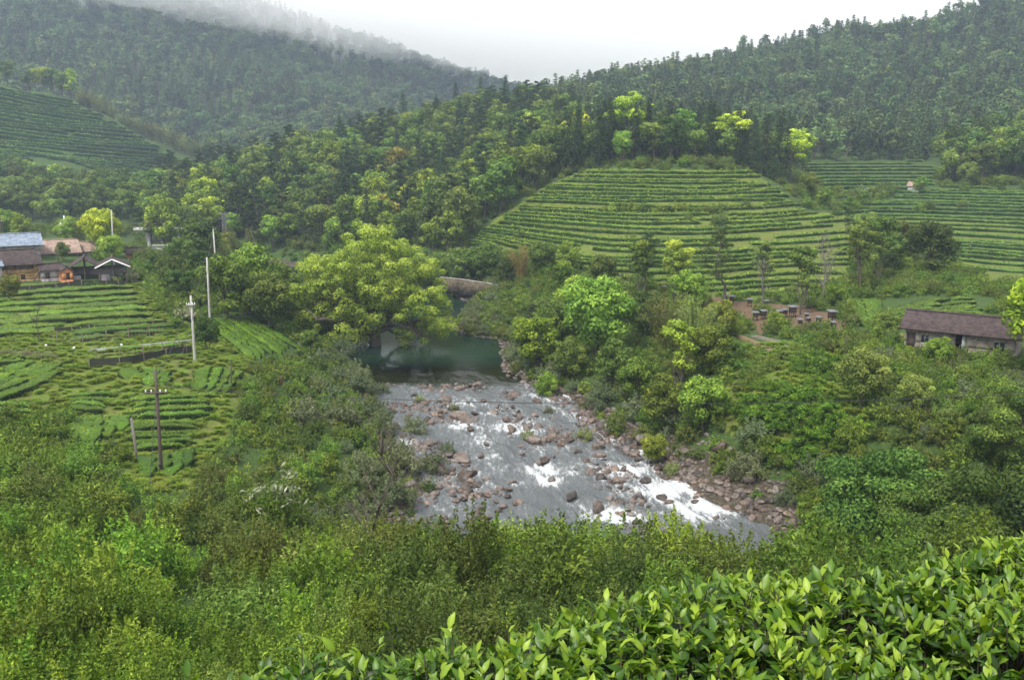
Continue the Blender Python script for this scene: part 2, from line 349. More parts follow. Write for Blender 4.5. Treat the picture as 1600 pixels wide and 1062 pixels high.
soilc = ramp(nt, n_s, [(.25, (.06, .045, .025)), (.5, (.125, .08, .05)), (.8, (.22, .155, .105))])
grav = ramp(nt, noise(nt, 3.2, 5, .8, vec=pos), [(.3, (.022, .02, .014)), (.5, (.06, .052, .036)), (.7, (.15, .125, .10))])
lum = math_(nt, 'MULTIPLY_ADD', n_b, .5, math_(nt, 'SUBTRACT', attr(nt, 'lush'), .25))
terr_soil = ramp(nt, noise(nt, .9, 5, .7, vec=pos), [(.50, (0, 0, 0)), (.60, (1, 1, 1))]); grass = mixc(nt, math_(nt, 'MULTIPLY', terr_soil, .55), grass, (.12, .085, .045))
c = mixc(nt, ramp(nt, lum, [(.35, (0, 0, 0)), (.6, (1, 1, 1))]), weeds, grass)
c = mixc(nt, ramp(nt, math_(nt, 'MULTIPLY_ADD', n_s, .6, math_(nt, 'SUBTRACT', attr(nt, 'soil'), .3)), [(.4, (0, 0, 0)), (.6, (1, 1, 1))]), c, soilc)
c = mixc(nt, ramp(nt, math_(nt, 'MULTIPLY_ADD', n_b, .6, math_(nt, 'SUBTRACT', attr(nt, 'gravel'), .3)), [(.4, (0, 0, 0)), (.6, (1, 1, 1))]), c, grav)
lk(nt, c, p.inputs['Base Color']); p.inputs['Roughness'].default_value = .95; p.inputs['Specular IOR Level'].default_value = .15
bn = nt.nodes.new('ShaderNodeBump'); bn.inputs['Strength'].default_value = .7; bn.inputs['Distance'].default_value = .25; lk(nt, n_s, bn.inputs['Height']); lk(nt, bn.outputs[0], p.inputs['Normal'])
me.materials.append(m)
tag(obj('ground', me), 'valley floor and hillsides under the vegetation', kind='structure')

# ------------------------------------------------------------------ river water
wy = np.arange(22, 232, .33); wt = np.linspace(0, 1, 330)
RV = np.array(RIVER)
def extent(y):
    xs = []
    for i in range(len(RV)):
        (x1, y1), (x2, y2) = RV[i], RV[(i + 1) % len(RV)]
        if (y1 > y) != (y2 > y): xs.append(x1 + (y - y1) * (x2 - x1) / (y2 - y1))
    return (min(xs), max(xs)) if xs else None
ex = [extent(y) for y in wy]; ok = [i for i, e in enumerate(ex) if e]; wy = wy[ok]; ex = np.array([ex[i] for i in ok])
WX = (ex[:, :1] - 3) + (ex[:, 1:] - ex[:, :1] + 6) * wt[None]; WY = np.repeat(wy[:, None], len(wt), 1)
rap = sstep(103, 94, WY + 7 * (fbm(WX / 3.5, WY / 3., o=3) - .5))                                      # 1 in the rapids, 0 in the pool
ax, ay = .35, -.94                                             # direction of flow
s_ = WX * ax + WY * ay; q_ = WX * ay - WY * ax
chop = (fbm(q_ / .8, s_ / 2.2, o=4) - .5) * .6 + (fbm(q_ / 3, s_ / 5, o=2) - .5) * .35
WZ = zwater(WY) + rap * chop + .012 * (fbm(WX / 1.2, WY / .6) - .5)
wpx, wpy = proj(WX, WY, WZ)
foam = np.zeros(WX.shape)
for fx, fy, fw, fh, st in [(1040, 765, 60, 22, .95), (985, 735, 50, 14, .8), (850, 752, 45, 10, .8), (960, 805, 60, 14, .9), (800, 668, 50, 12, .6), (755, 690, 30, 12, .6), (960, 682, 38, 14, .85), (905, 650, 26, 10, .55), (890, 690, 22, 10, .5),
                           (720, 664, 45, 8, .55), (860, 618, 45, 8, .45), (820, 602, 40, 6, .45), (1010, 700, 24, 12, .6), (745, 600, 60, 7, .35), (1100, 790, 50, 22, 1.), (850, 735, 50, 12, .7), (640, 690, 25, 8, .5), (1235, 845, 24, 16, .8), (730, 630, 70, 14, .3), (780, 710, 60, 10, .35)]:
    foam = np.maximum(foam, st * np.exp(-(((wpx - fx) / fw) ** 2 + ((wpy - fy) / fh) ** 2)))
foam = (foam * .60 + .10 * (fbm(q_ / 1.6, s_ / 5.5, o=3) > .52) * rap) * rap + .04 * rap + .42 * sstep(.05, .26, chop + .10 * foam) * rap * (.35 + foam)
me = mkmesh('river_water', np.stack([WX, WY, WZ], -1), np.array([(i * 330 + j, i * 330 + j + 1, (i + 1) * 330 + j + 1, (i + 1) * 330 + j) for i in range(len(wy) - 1) for j in range(329)], np.int32), smooth=True)
for nm, a in (('foam', foam), ('rapids', rap)):
    at_ = me.attributes.new(nm, 'FLOAT', 'POINT'); at_.data.foreach_set('value', a.astype(np.float32).ravel())
m, nt, p = mat('river_water')
geo = nt.nodes.new('ShaderNodeNewGeometry'); pos = geo.outputs['Position']
mp = nt.nodes.new('ShaderNodeMapping'); mp.inputs['Rotation'].default_value = (0, 0, R_(-20)); mp.inputs['Scale'].default_value = (1.5, .45, 1); lk(nt, pos, mp.inputs[0])
fn = noise(nt, 2.2, 10, .78, vec=mp.outputs[0]); fn2 = noise(nt, .35, 4, .6, vec=mp.outputs[0])
fsum = math_(nt, 'ADD', math_(nt, 'MULTIPLY', attr(nt, 'foam'), .50), math_(nt, 'MULTIPLY_ADD', fn, 1.1, math_(nt, 'MULTIPLY', fn2, .3)))
fmask = ramp(nt, fsum, [(.80, (0, 0, 0)), (.96, (.28, .28, .28)), (1.25, (1, 1, 1))])
bn = nt.nodes.new('ShaderNodeBump'); bn.inputs['Distance'].default_value = .35
lk(nt, math_(nt, 'MULTIPLY_ADD', attr(nt, 'rapids'), .75, .05), bn.inputs['Strength']); lk(nt, noise(nt, 2.4, 6, .7, vec=mp.outputs[0]), bn.inputs['Height'])
deep = mixc(nt, attr(nt, 'rapids'), (.008, .022, .013), (.105, .115, .12))
p.inputs['Roughness'].default_value = .08; p.inputs['IOR'].default_value = 1.333; p.inputs['Specular IOR Level'].default_value = .24; lk(nt, bn.outputs[0], p.inputs['Normal'])
lk(nt, mixc(nt, fmask, deep, (.46, .48, .49)), p.inputs['Base Color'])
lk(nt, math_(nt, 'MULTIPLY_ADD', fmask, .5, math_(nt, 'MULTIPLY_ADD', attr(nt, 'rapids'), .12, .05)), p.inputs['Roughness'])
# the pool is clear: see the bed near its edges through a green tint
gl = nt.nodes.new('ShaderNodeBsdfTransparent'); gl.inputs[0].default_value = (.42, .50, .30, 1)
mx = nt.nodes.new('ShaderNodeMixShader'); lk(nt, attr(nt, 'clear'), mx.inputs[0]); lk(nt, p.outputs[0], mx.inputs[1])
gs = nt.nodes.new('ShaderNodeBsdfGlossy'); gs.inputs['Roughness'].default_value = .05
fr = nt.nodes.new('ShaderNodeFresnel'); fr.inputs[0].default_value = 1.33
mg = nt.nodes.new('ShaderNodeMixShader'); lk(nt, math_(nt, 'MULTIPLY', fr.outputs[0], .45), mg.inputs[0]); lk(nt, gl.outputs[0], mg.inputs[1]); lk(nt, gs.outputs[0], mg.inputs[2])
lk(nt, mg.outputs[0], mx.inputs[2]); lk(nt, mx.outputs[0], nt.nodes['Material Output'].inputs['Surface'])
clear = .9 * sstep(112, 100, WY) * (1 - sstep(99, 94, WY)) + .35 * (1 - rap) * (1 - sstep(100, 112, WY))
at_ = me.attributes.new('clear', 'FLOAT', 'POINT'); at_.data.foreach_set('value', clear.astype(np.float32).ravel())
me.materials.append(m); water_mesh = me; tag(obj('river_water', me), 'green pool spilling into white and grey rapids', kind='structure')

# ------------------------------------------------------------------ air
def volbox(name, lo, hi, dens, col, kind):
    mb = MB(); lo, hi = np.array(lo, float), np.array(hi, float); mb.box((lo + hi) / 2, hi - lo); me = mb.mesh(name, [])
    m = bpy.data.materials.new(name); m.use_nodes = True; nt = m.node_tree; nt.nodes.clear()
    o = nt.nodes.new('ShaderNodeOutputMaterial'); v = nt.nodes.new('ShaderNodeVolumePrincipled'); v.inputs['Density'].default_value = dens
    v.inputs['Color'].default_value = (*col, 1); v.inputs['Anisotropy'].default_value = .2; lk(nt, v.outputs[0], o.inputs['Volume']); me.materials.append(m)
    return tag(obj(name, me), kind=kind)
HAZE = .00032
volbox('haze', (-1400, -60, float(GZ.min()) - 1.2), (1400, 1640, 215), HAZE, (.64, .76, 1.), 'stuff')['label'] = 'thin blue mountain haze filling the valley'

def cloud():
    """the cloud sheet resting on the far mountain: a lumpy slab, thin at its rim"""
    n, m_ = 90, 60; u, v = np.meshgrid(np.linspace(-1, 1, n), np.linspace(-1, 1, m_), indexing='ij'); x, y = -150 + 480 * u, 960 + 340 * v
    th = np.clip(1 - np.maximum(np.abs(u), np.abs(v)) ** 6, 0, 1) ** .5
    zb = 97 - .115 * x - 12 * sstep(-60, -220, x) + 36 * (fbm(x / 70, y / 70, o=4) - .5) + 45 * sstep(900, 1250, y) * 0; mid = zb + 60
    lo = mid - 60 * th; hi = mid + 90 * th + .01; V = np.concatenate([np.stack([x, y, lo], -1).reshape(-1, 3), np.stack([x, y, hi], -1).reshape(-1, 3)]); N = n * m_
    q = [(i * m_ + j, i * m_ + j + 1, (i + 1) * m_ + j + 1, (i + 1) * m_ + j) for i in range(n - 1) for j in range(m_ - 1)]; Q = q + [(d_ + N, c_ + N, b_ + N, a_ + N) for a_, b_, c_, d_ in q]
    rim = [(i, 0) for i in range(n)] + [(n - 1, j) for j in range(1, m_)] + [(i, m_ - 1) for i in range(n - 2, -1, -1)] + [(0, j) for j in range(m_ - 2, 0, -1)]; rim = [i * m_ + j for i, j in rim]
    Q += [(rim[k], rim[(k + 1) % len(rim)], rim[(k + 1) % len(rim)] + N, rim[k] + N) for k in range(len(rim))]
    me = mkmesh('low_cloud', V, Q); m = bpy.data.materials.new('low_cloud'); m.use_nodes = True; nt = m.node_tree; nt.nodes.clear()
    o = nt.nodes.new('ShaderNodeOutputMaterial'); v_ = nt.nodes.new('ShaderNodeVolumePrincipled'); v_.inputs['Density'].default_value = .0085; v_.inputs['Color'].default_value = (1, 1, 1, 1); v_.inputs['Anisotropy'].default_value = 0.
    lk(nt, v_.outputs[0], o.inputs['Volume']); me.materials.append(m); tag(obj('low_cloud', me), 'low white cloud hiding the top of the far mountain', kind='stuff')
cloud()
# ------------------------------------------------------------------ plant prototypes
def rdirs(n, r, up=0.):
    d = r.normal(size=(n, 3)); d[:, 2] += up; return d / np.linalg.norm(d, axis=1, keepdims=True)
def limb(a, b, r, sag=.1, n=4):
    a, b = np.array(a, float), np.array(b, float); L = np.linalg.norm(b - a)
    k = np.linspace(0, 1, n + 1)[:, None]; p = a + (b - a) * k + r.normal(size=(n + 1, 3)) * L * .04 * np.sin(k * 3.14); p[:, 2] += (np.sin(k * 3.14) * L * sag)[:, 0]; return p
def crown(mb, r, centre, rad, nl, lr, per, leaf, up=.35, flat=.75, asp=.55, hollow=.5, tj=.28, shell=(.72, 1.05), m=0):
    """leaf lobes spread through an ellipsoid; returns the lobe centres"""
    cs = []; centre = np.array(centre, float); rad = np.array(rad, float)
    for i in range(nl):
        d = rdirs(1, r, up)[0]; q = centre + d * rad * r.uniform(hollow, 1.)
        R = lr * r.uniform(.65, 1.3); n = int(per * (R / lr) ** 2); dd = rdirs(n, r, .45)
        c = q + dd * R * np.array([1, 1, flat]) * r.uniform(*shell, (n, 1)); nn = dd + r.normal(size=(n, 3)) * .42
        t = np.clip(.46 + r.normal() * tj * .6 + r.normal(size=n) * tj * .6 + .10 * dd[:, 2], 0, 1)
        mb.rhombs(c, nn, leaf * r.uniform(.6, 1.35, n), asp, t, m, r); cs.append(q)
    return cs
def broad_parts(seed, hgt=9., wid=7., nl=26, per=110, leaf=.42, trunk=.22, lr=None, clear=.28, lmat='broad', bmat='bark', asp=.6, **k):
    r = np.random.default_rng(seed); tr, cr = MB(), MB()
    lr = lr or wid * .17; cz_ = hgt * (clear + (1 - clear) * .5); rz = hgt * (1 - clear) * .5 - lr * .5
    cs = crown(cr, r, (0, 0, cz_), (wid / 2 - lr * .7, wid / 2 - lr * .7, rz), nl, lr, per, leaf, asp=asp, **k)
    top = (r.normal() * .3, r.normal() * .3, hgt * .72); pts = limb((0, 0, -.6), top, r, 0, 5); tr.tube(pts, np.linspace(trunk, trunk * .35, 6), 7)
    for q in cs[::max(1, len(cs) // 9)]:
        j = r.integers(1, 5); tr.tube(limb(pts[j], q, r, .05), np.linspace(trunk * .45, trunk * .12, 5), 5, cap=False)
    return tr.mesh('trunk', [M[bmat]], True), cr.mesh('crown', [M[lmat]])
def one_mesh(name, parts):
    """a distant tree small enough to be one mesh: trunk and crown together"""
    V, Q, T, t, mi_q, mi_t, mats = [], [], [], [], [], [], []; n = 0
    for me in parts:
        nv = len(me.vertices); co = np.empty(nv * 3, np.float32); me.vertices.foreach_get('co', co); V.append(co.reshape(-1, 3))
        a = np.empty(nv, np.float32); me.attributes['t'].data.foreach_get('value', a); t.append(a)
        li = np.empty(len(me.loops), np.int32); me.loops.foreach_get('vertex_index', li)
        tot = np.empty(len(me.polygons), np.int32); me.polygons.foreach_get('loop_total', tot); st = np.empty(len(me.polygons), np.int32); me.polygons.foreach_get('loop_start', st)
        q = st[tot == 4]; Q.append(li[q[:, None] + np.arange(4)] + n); mi_q.append(np.full(len(q), len(mats)))
        q = st[tot == 3]; T.append(li[q[:, None] + np.arange(3)] + n); mi_t.append(np.full(len(q), len(mats)))
        mats.append(me.materials[0]); n += nv
    return mkmesh(name, np.concatenate(V), np.concatenate(Q), np.concatenate(T), mats, np.concatenate(t), False, np.concatenate(mi_q + mi_t))
def pine_parts(seed, hgt=13., wid=5., leaf=.4, n_l=16, per=90, clear=.45):
    r = np.random.default_rng(seed); tr, cr = MB(), MB(); pts = limb((0, 0, -.6), (r.normal() * .5, r.normal() * .5, hgt), r, 0, 6); tr.tube(pts, np.linspace(.2, .05, 7), 6)
    for i in range(n_l):
        f = clear + (1 - clear) * (i + .5) / n_l; z = hgt * f; a = i * 2.4 + r.normal() * .4; L = wid / 2 * (1 - .75 * ((f - clear) / (1 - clear)) ** 1.5) * r.uniform(.55, 1.1)
        b = np.interp(z, pts[:, 2], pts[:, 0]), np.interp(z, pts[:, 2], pts[:, 1]), z; e = np.array(b) + (math.cos(a) * L, math.sin(a) * L, L * .25)
        tr.tube(limb(b, e, r, .02, 3), np.linspace(.06, .02, 4), 4, cap=False)
        for q, R in ((e, .75), (np.array(b) * .45 + e * .55, .6)):
            n = int(per * r.uniform(.6, 1.2)); dd = rdirs(n, r, .5); c = q + dd * np.array([1, 1, .42]) * R * wid / 5 * r.uniform(.5, 1.15, (n, 1))
            cr.rhombs(c, dd + r.normal(size=(n, 3)) * .8, leaf * r.uniform(.6, 1.3, n), .3, np.clip(.45 + r.normal() * .15 + r.normal(size=n) * .2, 0, 1), 0, r)
    return tr.mesh('trunk', [M['bark']], True), cr.mesh('crown', [M['pine']])
def fir_parts(seed, hgt=14., wid=4.6, leaf=.45, tiers=15, per=70, clear=.1, lmat='conifer'):
    r = np.random.default_rng(seed); tr, cr = MB(), MB(); tr.tube([(0, 0, -.6), (0, 0, hgt * .5), (0, 0, hgt)], [.2, .12, .03], 6)
    for i in range(tiers):
        f = clear + (1 - clear) * i / tiers; R = wid / 2 * (1 - f) ** .75 * r.uniform(.8, 1.12) + .15
        for a in np.arange(0, 6.28, 6.28 / 6) + i * .5 + r.normal(size=6) * .2 if False else (np.arange(6) * 1.047 + i * .5 + r.normal(size=6) * .2):
            n = max(6, int(per / 6 * (R + .4))); u = r.uniform(.15, 1, n) ** .7; L = R * r.uniform(.75, 1.15)
            c = np.c_[np.cos(a) * u * L + r.normal(size=n) * .2, np.sin(a) * u * L + r.normal(size=n) * .2, hgt * f + hgt / tiers * .5 - u * L * .45 + r.normal(size=n) * .22]
            nn = np.c_[np.cos(a) * .4 + r.normal(size=n) * .4, np.sin(a) * .4 + r.normal(size=n) * .4, np.full(n, 1.)]
            cr.rhombs(c, nn, leaf * r.uniform(.6, 1.3, n), .35, np.clip(.42 + .25 * (u - .5) + r.normal(size=n) * .18, 0, 1), 0, r)
    return tr.mesh('trunk', [M['bark']], True), cr.mesh('crown', [M[lmat]])
def bamboo_parts(seed, hgt=8., wid=5., culms=22, leaf=.35, per=150):
    r = np.random.default_rng(seed); tr, cr = MB(), MB()
    for i in range(culms):
        a = r.uniform(0, 6.28); b = np.array([math.cos(a), math.sin(a), 0]) * r.uniform(0, wid * .18); H_ = hgt * r.uniform(.7, 1.05); o = np.array([math.cos(a), math.sin(a), 0]) * wid * .5 * r.uniform(.3, 1)
        k = np.linspace(0, 1, 7)[:, None]; p = b + o * k ** 2.2 + np.array([0, 0, 1]) * H_ * (k - .14 * k ** 3); p[0, 2] = -.4; tr.tube(p, np.linspace(.06, .015, 7), 4, cap=False)
        u = r.uniform(.25, 1.0, per); c = b + o * u[:, None] ** 2.2 + np.array([0, 0, 1]) * H_ * (u - .14 * u ** 3)[:, None] + r.normal(size=(per, 3)) * (.10 + .32 * (1.15 - u))[:, None]
        cr.rhombs(c, rdirs(per, r, .3) + np.array([0, 0, .3]), leaf * r.uniform(.6, 1.3, per), .22, np.clip(.35 + .3 * u + r.normal(size=per) * .16, 0, 1), 0, r)
    return tr.mesh('culms', [M['bamboo']], True), cr.mesh('leaves', [M['bamboo']])
def shrub_mesh(seed, wid=2.6, hgt=1.9, leaf=.08, n=9000, nl=26, mat_='shrub', asp=.42, sprigs=24, spl=.5):
    """a leafy mound whose outline is broken by upright shoots"""
    r = np.random.default_rng(seed); mb = MB(); lr = wid * .17; per = int(n * .8 / nl)
    crown(mb, r, (0, 0, hgt * .38), (wid / 2 - lr * .5, wid / 2 - lr * .5, hgt * .62 - lr * .5), nl, lr, per, leaf, up=.3, flat=.85, asp=asp, hollow=.55, shell=(.55, 1.12))
    for i in range(sprigs):
        d = rdirs(1, r, .9)[0]; b = np.array([0, 0, hgt * .4]) + d * np.array([wid / 2, wid / 2, hgt * .6]) * .85; e = b + (d + np.array([0, 0, .8])) * spl * r.uniform(.5, 1.1); k = int(n * .2 / sprigs)
        u = r.uniform(0, 1, k)[:, None]; c = b + (e - b) * u + r.normal(size=(k, 3)) * .09 * (1.2 - u); mb.rhombs(c, rdirs(k, r, .4), leaf * r.uniform(.7, 1.3, k), asp, np.clip(.6 + r.normal(size=k) * .18, 0, 1), 0, r)
    return mb.mesh('leaves', [M[mat_]])
def tuft_mesh(seed, wid=1.2, hgt=.8, n=500, mat_='grass', wdt=.03):
    """arching blades of grass"""
    r = np.random.default_rng(seed); a = r.uniform(0, 6.28, n); b = np.c_[r.normal(size=n) * wid * .14, r.normal(size=n) * wid * .14, np.full(n, -.05)]
    L = hgt * r.uniform(.5, 1.2, n); o = np.c_[np.cos(a), np.sin(a), np.zeros(n)] * (wid * .5 * r.uniform(.2, 1, n))[:, None]; side = np.c_[-np.sin(a), np.cos(a), np.zeros(n)] * wdt
    up = np.array([0, 0, 1.]); p1 = b + o * .3 + up * L[:, None] * .65; p2 = b + o + up * L[:, None] * .9
    V = np.stack([b - side, b + side, p1 + side * .8, p1 - side * .8, p2 + side * .15, p2 - side * .15], 1).reshape(-1, 3)
    base = np.arange(n)[:, None] * 6; Q = np.concatenate([base + [0, 1, 2, 3], base + [3, 2, 4, 5]])
    return MB().add(V, Q, t=np.repeat(np.clip(r.normal(.5, .25, n), 0, 1), 6)).mesh('blades', [M[mat_]])
def ico(sub):
    import bmesh
    b = bmesh.new(); bmesh.ops.create_icosphere(b, subdivisions=sub, radius=1); V = np.array([v.co[:] for v in b.verts]); T = np.array([[v.index for v in f.verts] for f in b.faces]); b.free(); return V, T
ICO = ico(4); ICO2 = ico(2)
def rock_mesh(seed, sub=ICO, mat_='rock'):
    r = np.random.default_rng(seed); V = sub[0].copy(); V *= 1 + .5 * (fbm(V[:, 0] * 1.1 + seed * 7, V[:, 1] * 1.1, V[:, 2] * 1.1 + 3, 3) - .5)[:, None]
    for i in range(11):                          # knock flats off it
        d = rdirs(1, r)[0]; c = r.uniform(.55, .85); k = V @ d; V -= np.maximum(0, k - c)[:, None] * d * .88
    V *= np.array([1, r.uniform(.65, .9), r.uniform(.5, .72)]); V += ICO[0][:len(V)] * 0 if len(V) == len(ICO[0]) else 0
    V *= 1 + .06 * (fbm(V[:, 0] * 5, V[:, 1] * 5, V[:, 2] * 5, 3) - .5)[:, None]
    return mkmesh('boulder', V, None, sub[1], [M[mat_]], np.full(len(V), .5), True)

P = {}
P['far'] = [one_mesh('t', broad_parts(100 + i, 9 + i % 3, 7.5 + i % 2, nl=13, per=34, leaf=.95, lr=1.5, clear=.15, lmat='farwood')) for i in range(5)] + \
           [one_mesh('t', fir_parts(120 + i, 12, 5.2, leaf=.85, tiers=13, per=42, clear=.12, lmat='farwood')) for i in range(2)] + \
           [one_mesh('t', broad_parts(130 + i, 12, 5.5, nl=10, per=30, leaf=.9, lr=1.3, clear=.45, lmat='farwood')) for i in range(2)]
P['mid'] = [one_mesh('tree', broad_parts(200 + i, 9.5 + (i % 3) * 1.2, 6.8 + (i % 2) * 1.2, nl=22 + i, per=85, leaf=.55, lr=1.25, clear=.2)) for i in range(7)]
P['layer'] = [one_mesh('tree', broad_parts(230 + i, 12, 8.5, nl=20, per=90, leaf=.5, lr=1.3, clear=.35, flat=.38, hollow=.4)) for i in range(3)]
P['midpine'] = [one_mesh('tree', pine_parts(250 + i, 13, 5.2, .5, 17, 70, .35)) for i in range(4)]
P['midfir'] = [one_mesh('tree', fir_parts(270 + i, 14, 5.2, .5, 22, 70)) for i in range(4)]
P['near'] = [broad_parts(300 + i, 7.5, 6.4, nl=42, per=175, leaf=.31, lr=.95, clear=.12, trunk=.16) for i in range(5)]
P['close'] = [broad_parts(700 + i, 7.5, 6.4, nl=46, per=430, leaf=.17, lr=.85, clear=.08, trunk=.16, flat=.55) for i in range(3)]
P['slim'] = [broad_parts(320 + i, 9., 4.2, nl=24, per=120, leaf=.30, lr=.75, clear=.3, trunk=.12, flat=.6) for i in range(3)]
P['pine'] = [pine_parts(340 + i, 10.5, 5.6, .3, 17, 110, .4) for i in range(2)]
P['bamboo'] = [bamboo_parts(360 + i) for i in range(3)]
P['farbamboo'] = [one_mesh('clump', bamboo_parts(370 + i, 9, 6, 16, .8, 60)) for i in range(2)]
P['shrubfine'] = [shrub_mesh(400 + i, 2.6, 2.1, .105, 9500, 30) for i in range(4)]
P['olivefine'] = [shrub_mesh(410 + i, 2.6, 2.2, .08, 11000, 30, 'olive', asp=.5) for i in range(4)]
P['vfine'] = [shrub_mesh(405 + i, 2.2, 1.7, .062, 13000, 32) for i in range(3)]; P['vfineolive'] = [shrub_mesh(415 + i, 2.2, 1.7, .055, 13000, 32, 'olive') for i in range(3)]
P['shrubmid'] = [shrub_mesh(420 + i, 3.0, 2.1, .17, 3600, 24) for i in range(5)]
P['olivemid'] = [shrub_mesh(430 + i, 3.0, 2.1, .14, 4200, 26, 'olive') for i in range(4)]
P['willow'] = [shrub_mesh(440 + i, 3.0, 1.9, .22, 2800, 20, 'willow', asp=.36) for i in range(3)]
P['bankgreen'] = [shrub_mesh(600 + i, 3.0, 2.1, .25, 2300, 22) for i in range(5)]; P['bankolive'] = [shrub_mesh(610 + i, 3.0, 2.1, .23, 2300, 22, 'olive') for i in range(4)]
P['teabush'] = [shrub_mesh(620 + i, 2.2, 1.7, .17, 2600, 20, 'tea', sprigs=8, spl=.25, asp=.4) for i in range(4)]
P['small'] = [shrub_mesh(450 + i, 1.7, 1.0, .20, 700, 12, 'shrub' if i % 3 else 'olive', sprigs=12, spl=.35) for i in range(6)]
P['tuft'] = [tuft_mesh(460 + i, 1.3, .42, 260, wdt=.035) for i in range(3)]; P['straw'] = [tuft_mesh(470 + i, 1.5, 1.3, 420, 'straw') for i in range(3)]
P['boulder'] = [rock_mesh(480 + i) for i in range(7)]; P['stone'] = [rock_mesh(490 + i, ICO2) for i in range(5)]
def bare_mesh(seed, hgt=8, wid=4, mat_='palebark'):
    r = np.random.default_rng(seed); mb = MB(); pts = limb((0, 0, -.5), (r.normal() * .4, 0, hgt), r, 0, 6); mb.tube(pts, np.linspace(.13, .03, 7), 6)
    for i in range(22):
        j = r.integers(2, 6); a = r.uniform(0, 6.28); L = wid / 2 * r.uniform(.5, 1); e = pts[j] + np.array([math.cos(a) * L, math.sin(a) * L, L * r.uniform(.9, 1.8)]); l = limb(pts[j], e, r, .05); mb.tube(l, np.linspace(.045, .012, 5), 4)
        for q in range(5):
            k = r.integers(1, 5); mb.tube(limb(l[k], l[k] + rdirs(1, r, .8)[0] * L * .45, r, .05, 2), [.014, .01, .006], 3)
    return mb.mesh('branches', [M[mat_]])

# ------------------------------------------------------------------ a mass nobody could count: one object, instanced on points
def stuff(name, label, protos, pts, sc_, rz=None, idx=None, tilt=0.):
    pts = np.asarray(pts, float); n = len(pts); me = bpy.data.meshes.new(name); me.vertices.add(n); me.vertices.foreach_set('co', pts.astype(np.float32).ravel())
    a = me.attributes.new('s', 'FLOAT', 'POINT'); a.data.foreach_set('value', np.asarray(sc_, np.float32))
    rot = np.c_[rng.normal(size=n) * tilt, rng.normal(size=n) * tilt, rng.uniform(0, 6.28, n)].astype(np.float32)
    a = me.attributes.new('r', 'FLOAT_VECTOR', 'POINT'); a.data.foreach_set('vector', rot.ravel())
    a = me.attributes.new('i', 'INT', 'POINT'); a.data.foreach_set('value', (rng.integers(0, len(protos), n) if idx is None else np.asarray(idx)).astype(np.int32))
    o = obj(name, me); tag(o, label, kind='stuff')
    pc = bpy.data.collections.new(name + '_kinds')
    for k, pm in enumerate(protos): pc.objects.link(bpy.data.objects.new('%s_kind_%02d' % (name, k), pm))
    g = bpy.data.node_groups.new(name, 'GeometryNodeTree'); g.interface.new_socket('Geometry', in_out='INPUT', socket_type='NodeSocketGeometry'); g.interface.new_socket('Geometry', in_out='OUTPUT', socket_type='NodeSocketGeometry')
    N = g.nodes.new; gi, go, ip, ci = N('NodeGroupInput'), N('NodeGroupOutput'), N('GeometryNodeInstanceOnPoints'), N('GeometryNodeCollectionInfo')
    ci.inputs['Collection'].default_value = pc; ci.inputs['Separate Children'].default_value = True; ci.inputs['Reset Children'].default_value = True; ip.inputs['Pick Instance'].default_value = True
    def na(nm, ty):
        q = N('GeometryNodeInputNamedAttribute'); q.data_type = ty; q.inputs['Name'].default_value = nm; return q.outputs['Attribute']
    L = g.links.new; L(gi.outputs[0], ip.inputs['Points']); L(ci.outputs[0], ip.inputs['Instance']); L(na('i', 'INT'), ip.inputs['Instance Index']); L(na('r', 'FLOAT_VECTOR'), ip.inputs['Rotation']); L(na('s', 'FLOAT'), ip.inputs['Scale']); L(ip.outputs[0], go.inputs[0])
    md = o.modifiers.new('scatter', 'NODES'); md.node_group = g; return o
def scatter(n, x0, x1, y0, y1, sp, seed=1, maxn=10 ** 6):
    """jittered grid of plan points at spacing sp"""
    r = np.random.default_rng(seed); xs = np.arange(x0, x1, sp); ys = np.arange(y0, y1, sp * .9); X, Y = np.meshgrid(xs, ys); X = X + (np.arange(len(ys)) % 2)[:, None] * sp * .5
    X = X.ravel() + r.uniform(-.38, .38, X.size) * sp; Y = Y.ravel() + r.uniform(-.38, .38, Y.size) * sp; return X, Y
# ------------------------------------------------------------------ woods
FIELD_FARL = [(-40, 115), (60, 125), (118, 158), (165, 185), (230, 222), (320, 256), (290, 300), (260, 315), (225, 300), (190, 275), (120, 262), (60, 285), (-40, 300)]
SPUR_FOREST = [(-60, 262), (60, 285), (120, 262), (190, 275), (225, 300), (270, 330), (260, 352), (180, 350), (-60, 348)]
def near_river(x, y, d): return sdf_poly(x, y, RIVER) < d
def frame(px, py, mx=60, top=-120): return (px > -mx) & (px < 1600 + mx) & (py > top) & (py < 1062)
# left mountain and right mountain woods: masses
X, Y = scatter(0, -560, 120, 385, 930, 7.4, 3); Z = H(X, Y); px, py = proj(X, Y, Z)
k = frame(px, py) & ((px < 890) | (Y > 700)) & ~((Y < 470) & ((px < 330) | in_poly(px, py, FIELD_FARL)))
k &= ~((Y < 450) & (px > 700)); k2 = (rng.uniform(size=len(X)) < np.clip(6.2 * 560 / np.maximum(Y, 500) / 6, .6, 1))
X, Y, Z = X[k & k2], Y[k & k2], Z[k & k2]; nz = fbm(X / 60, Y / 60)
idx = np.where(rng.uniform(size=len(X)) < sstep(.45, .6, nz), rng.integers(5, 9, len(X)), rng.integers(0, 5, len(X)))
stuff('far_woods', 'dense misty woods covering the far mountain under the cloud', P['far'], np.c_[X, Y, Z - .5], rng.uniform(.85, 1.55, len(X)), idx=idx)
X, Y = scatter(0, 10, 380, 262, 580, 6.0, 4); Z = H(X, Y); px, py = proj(X, Y, Z)
k = frame(px, py) & (px > 835) & ~((py > 252) & (px > 1190) & (Y < 290)) & ~((Y < 330) & (px < 900))
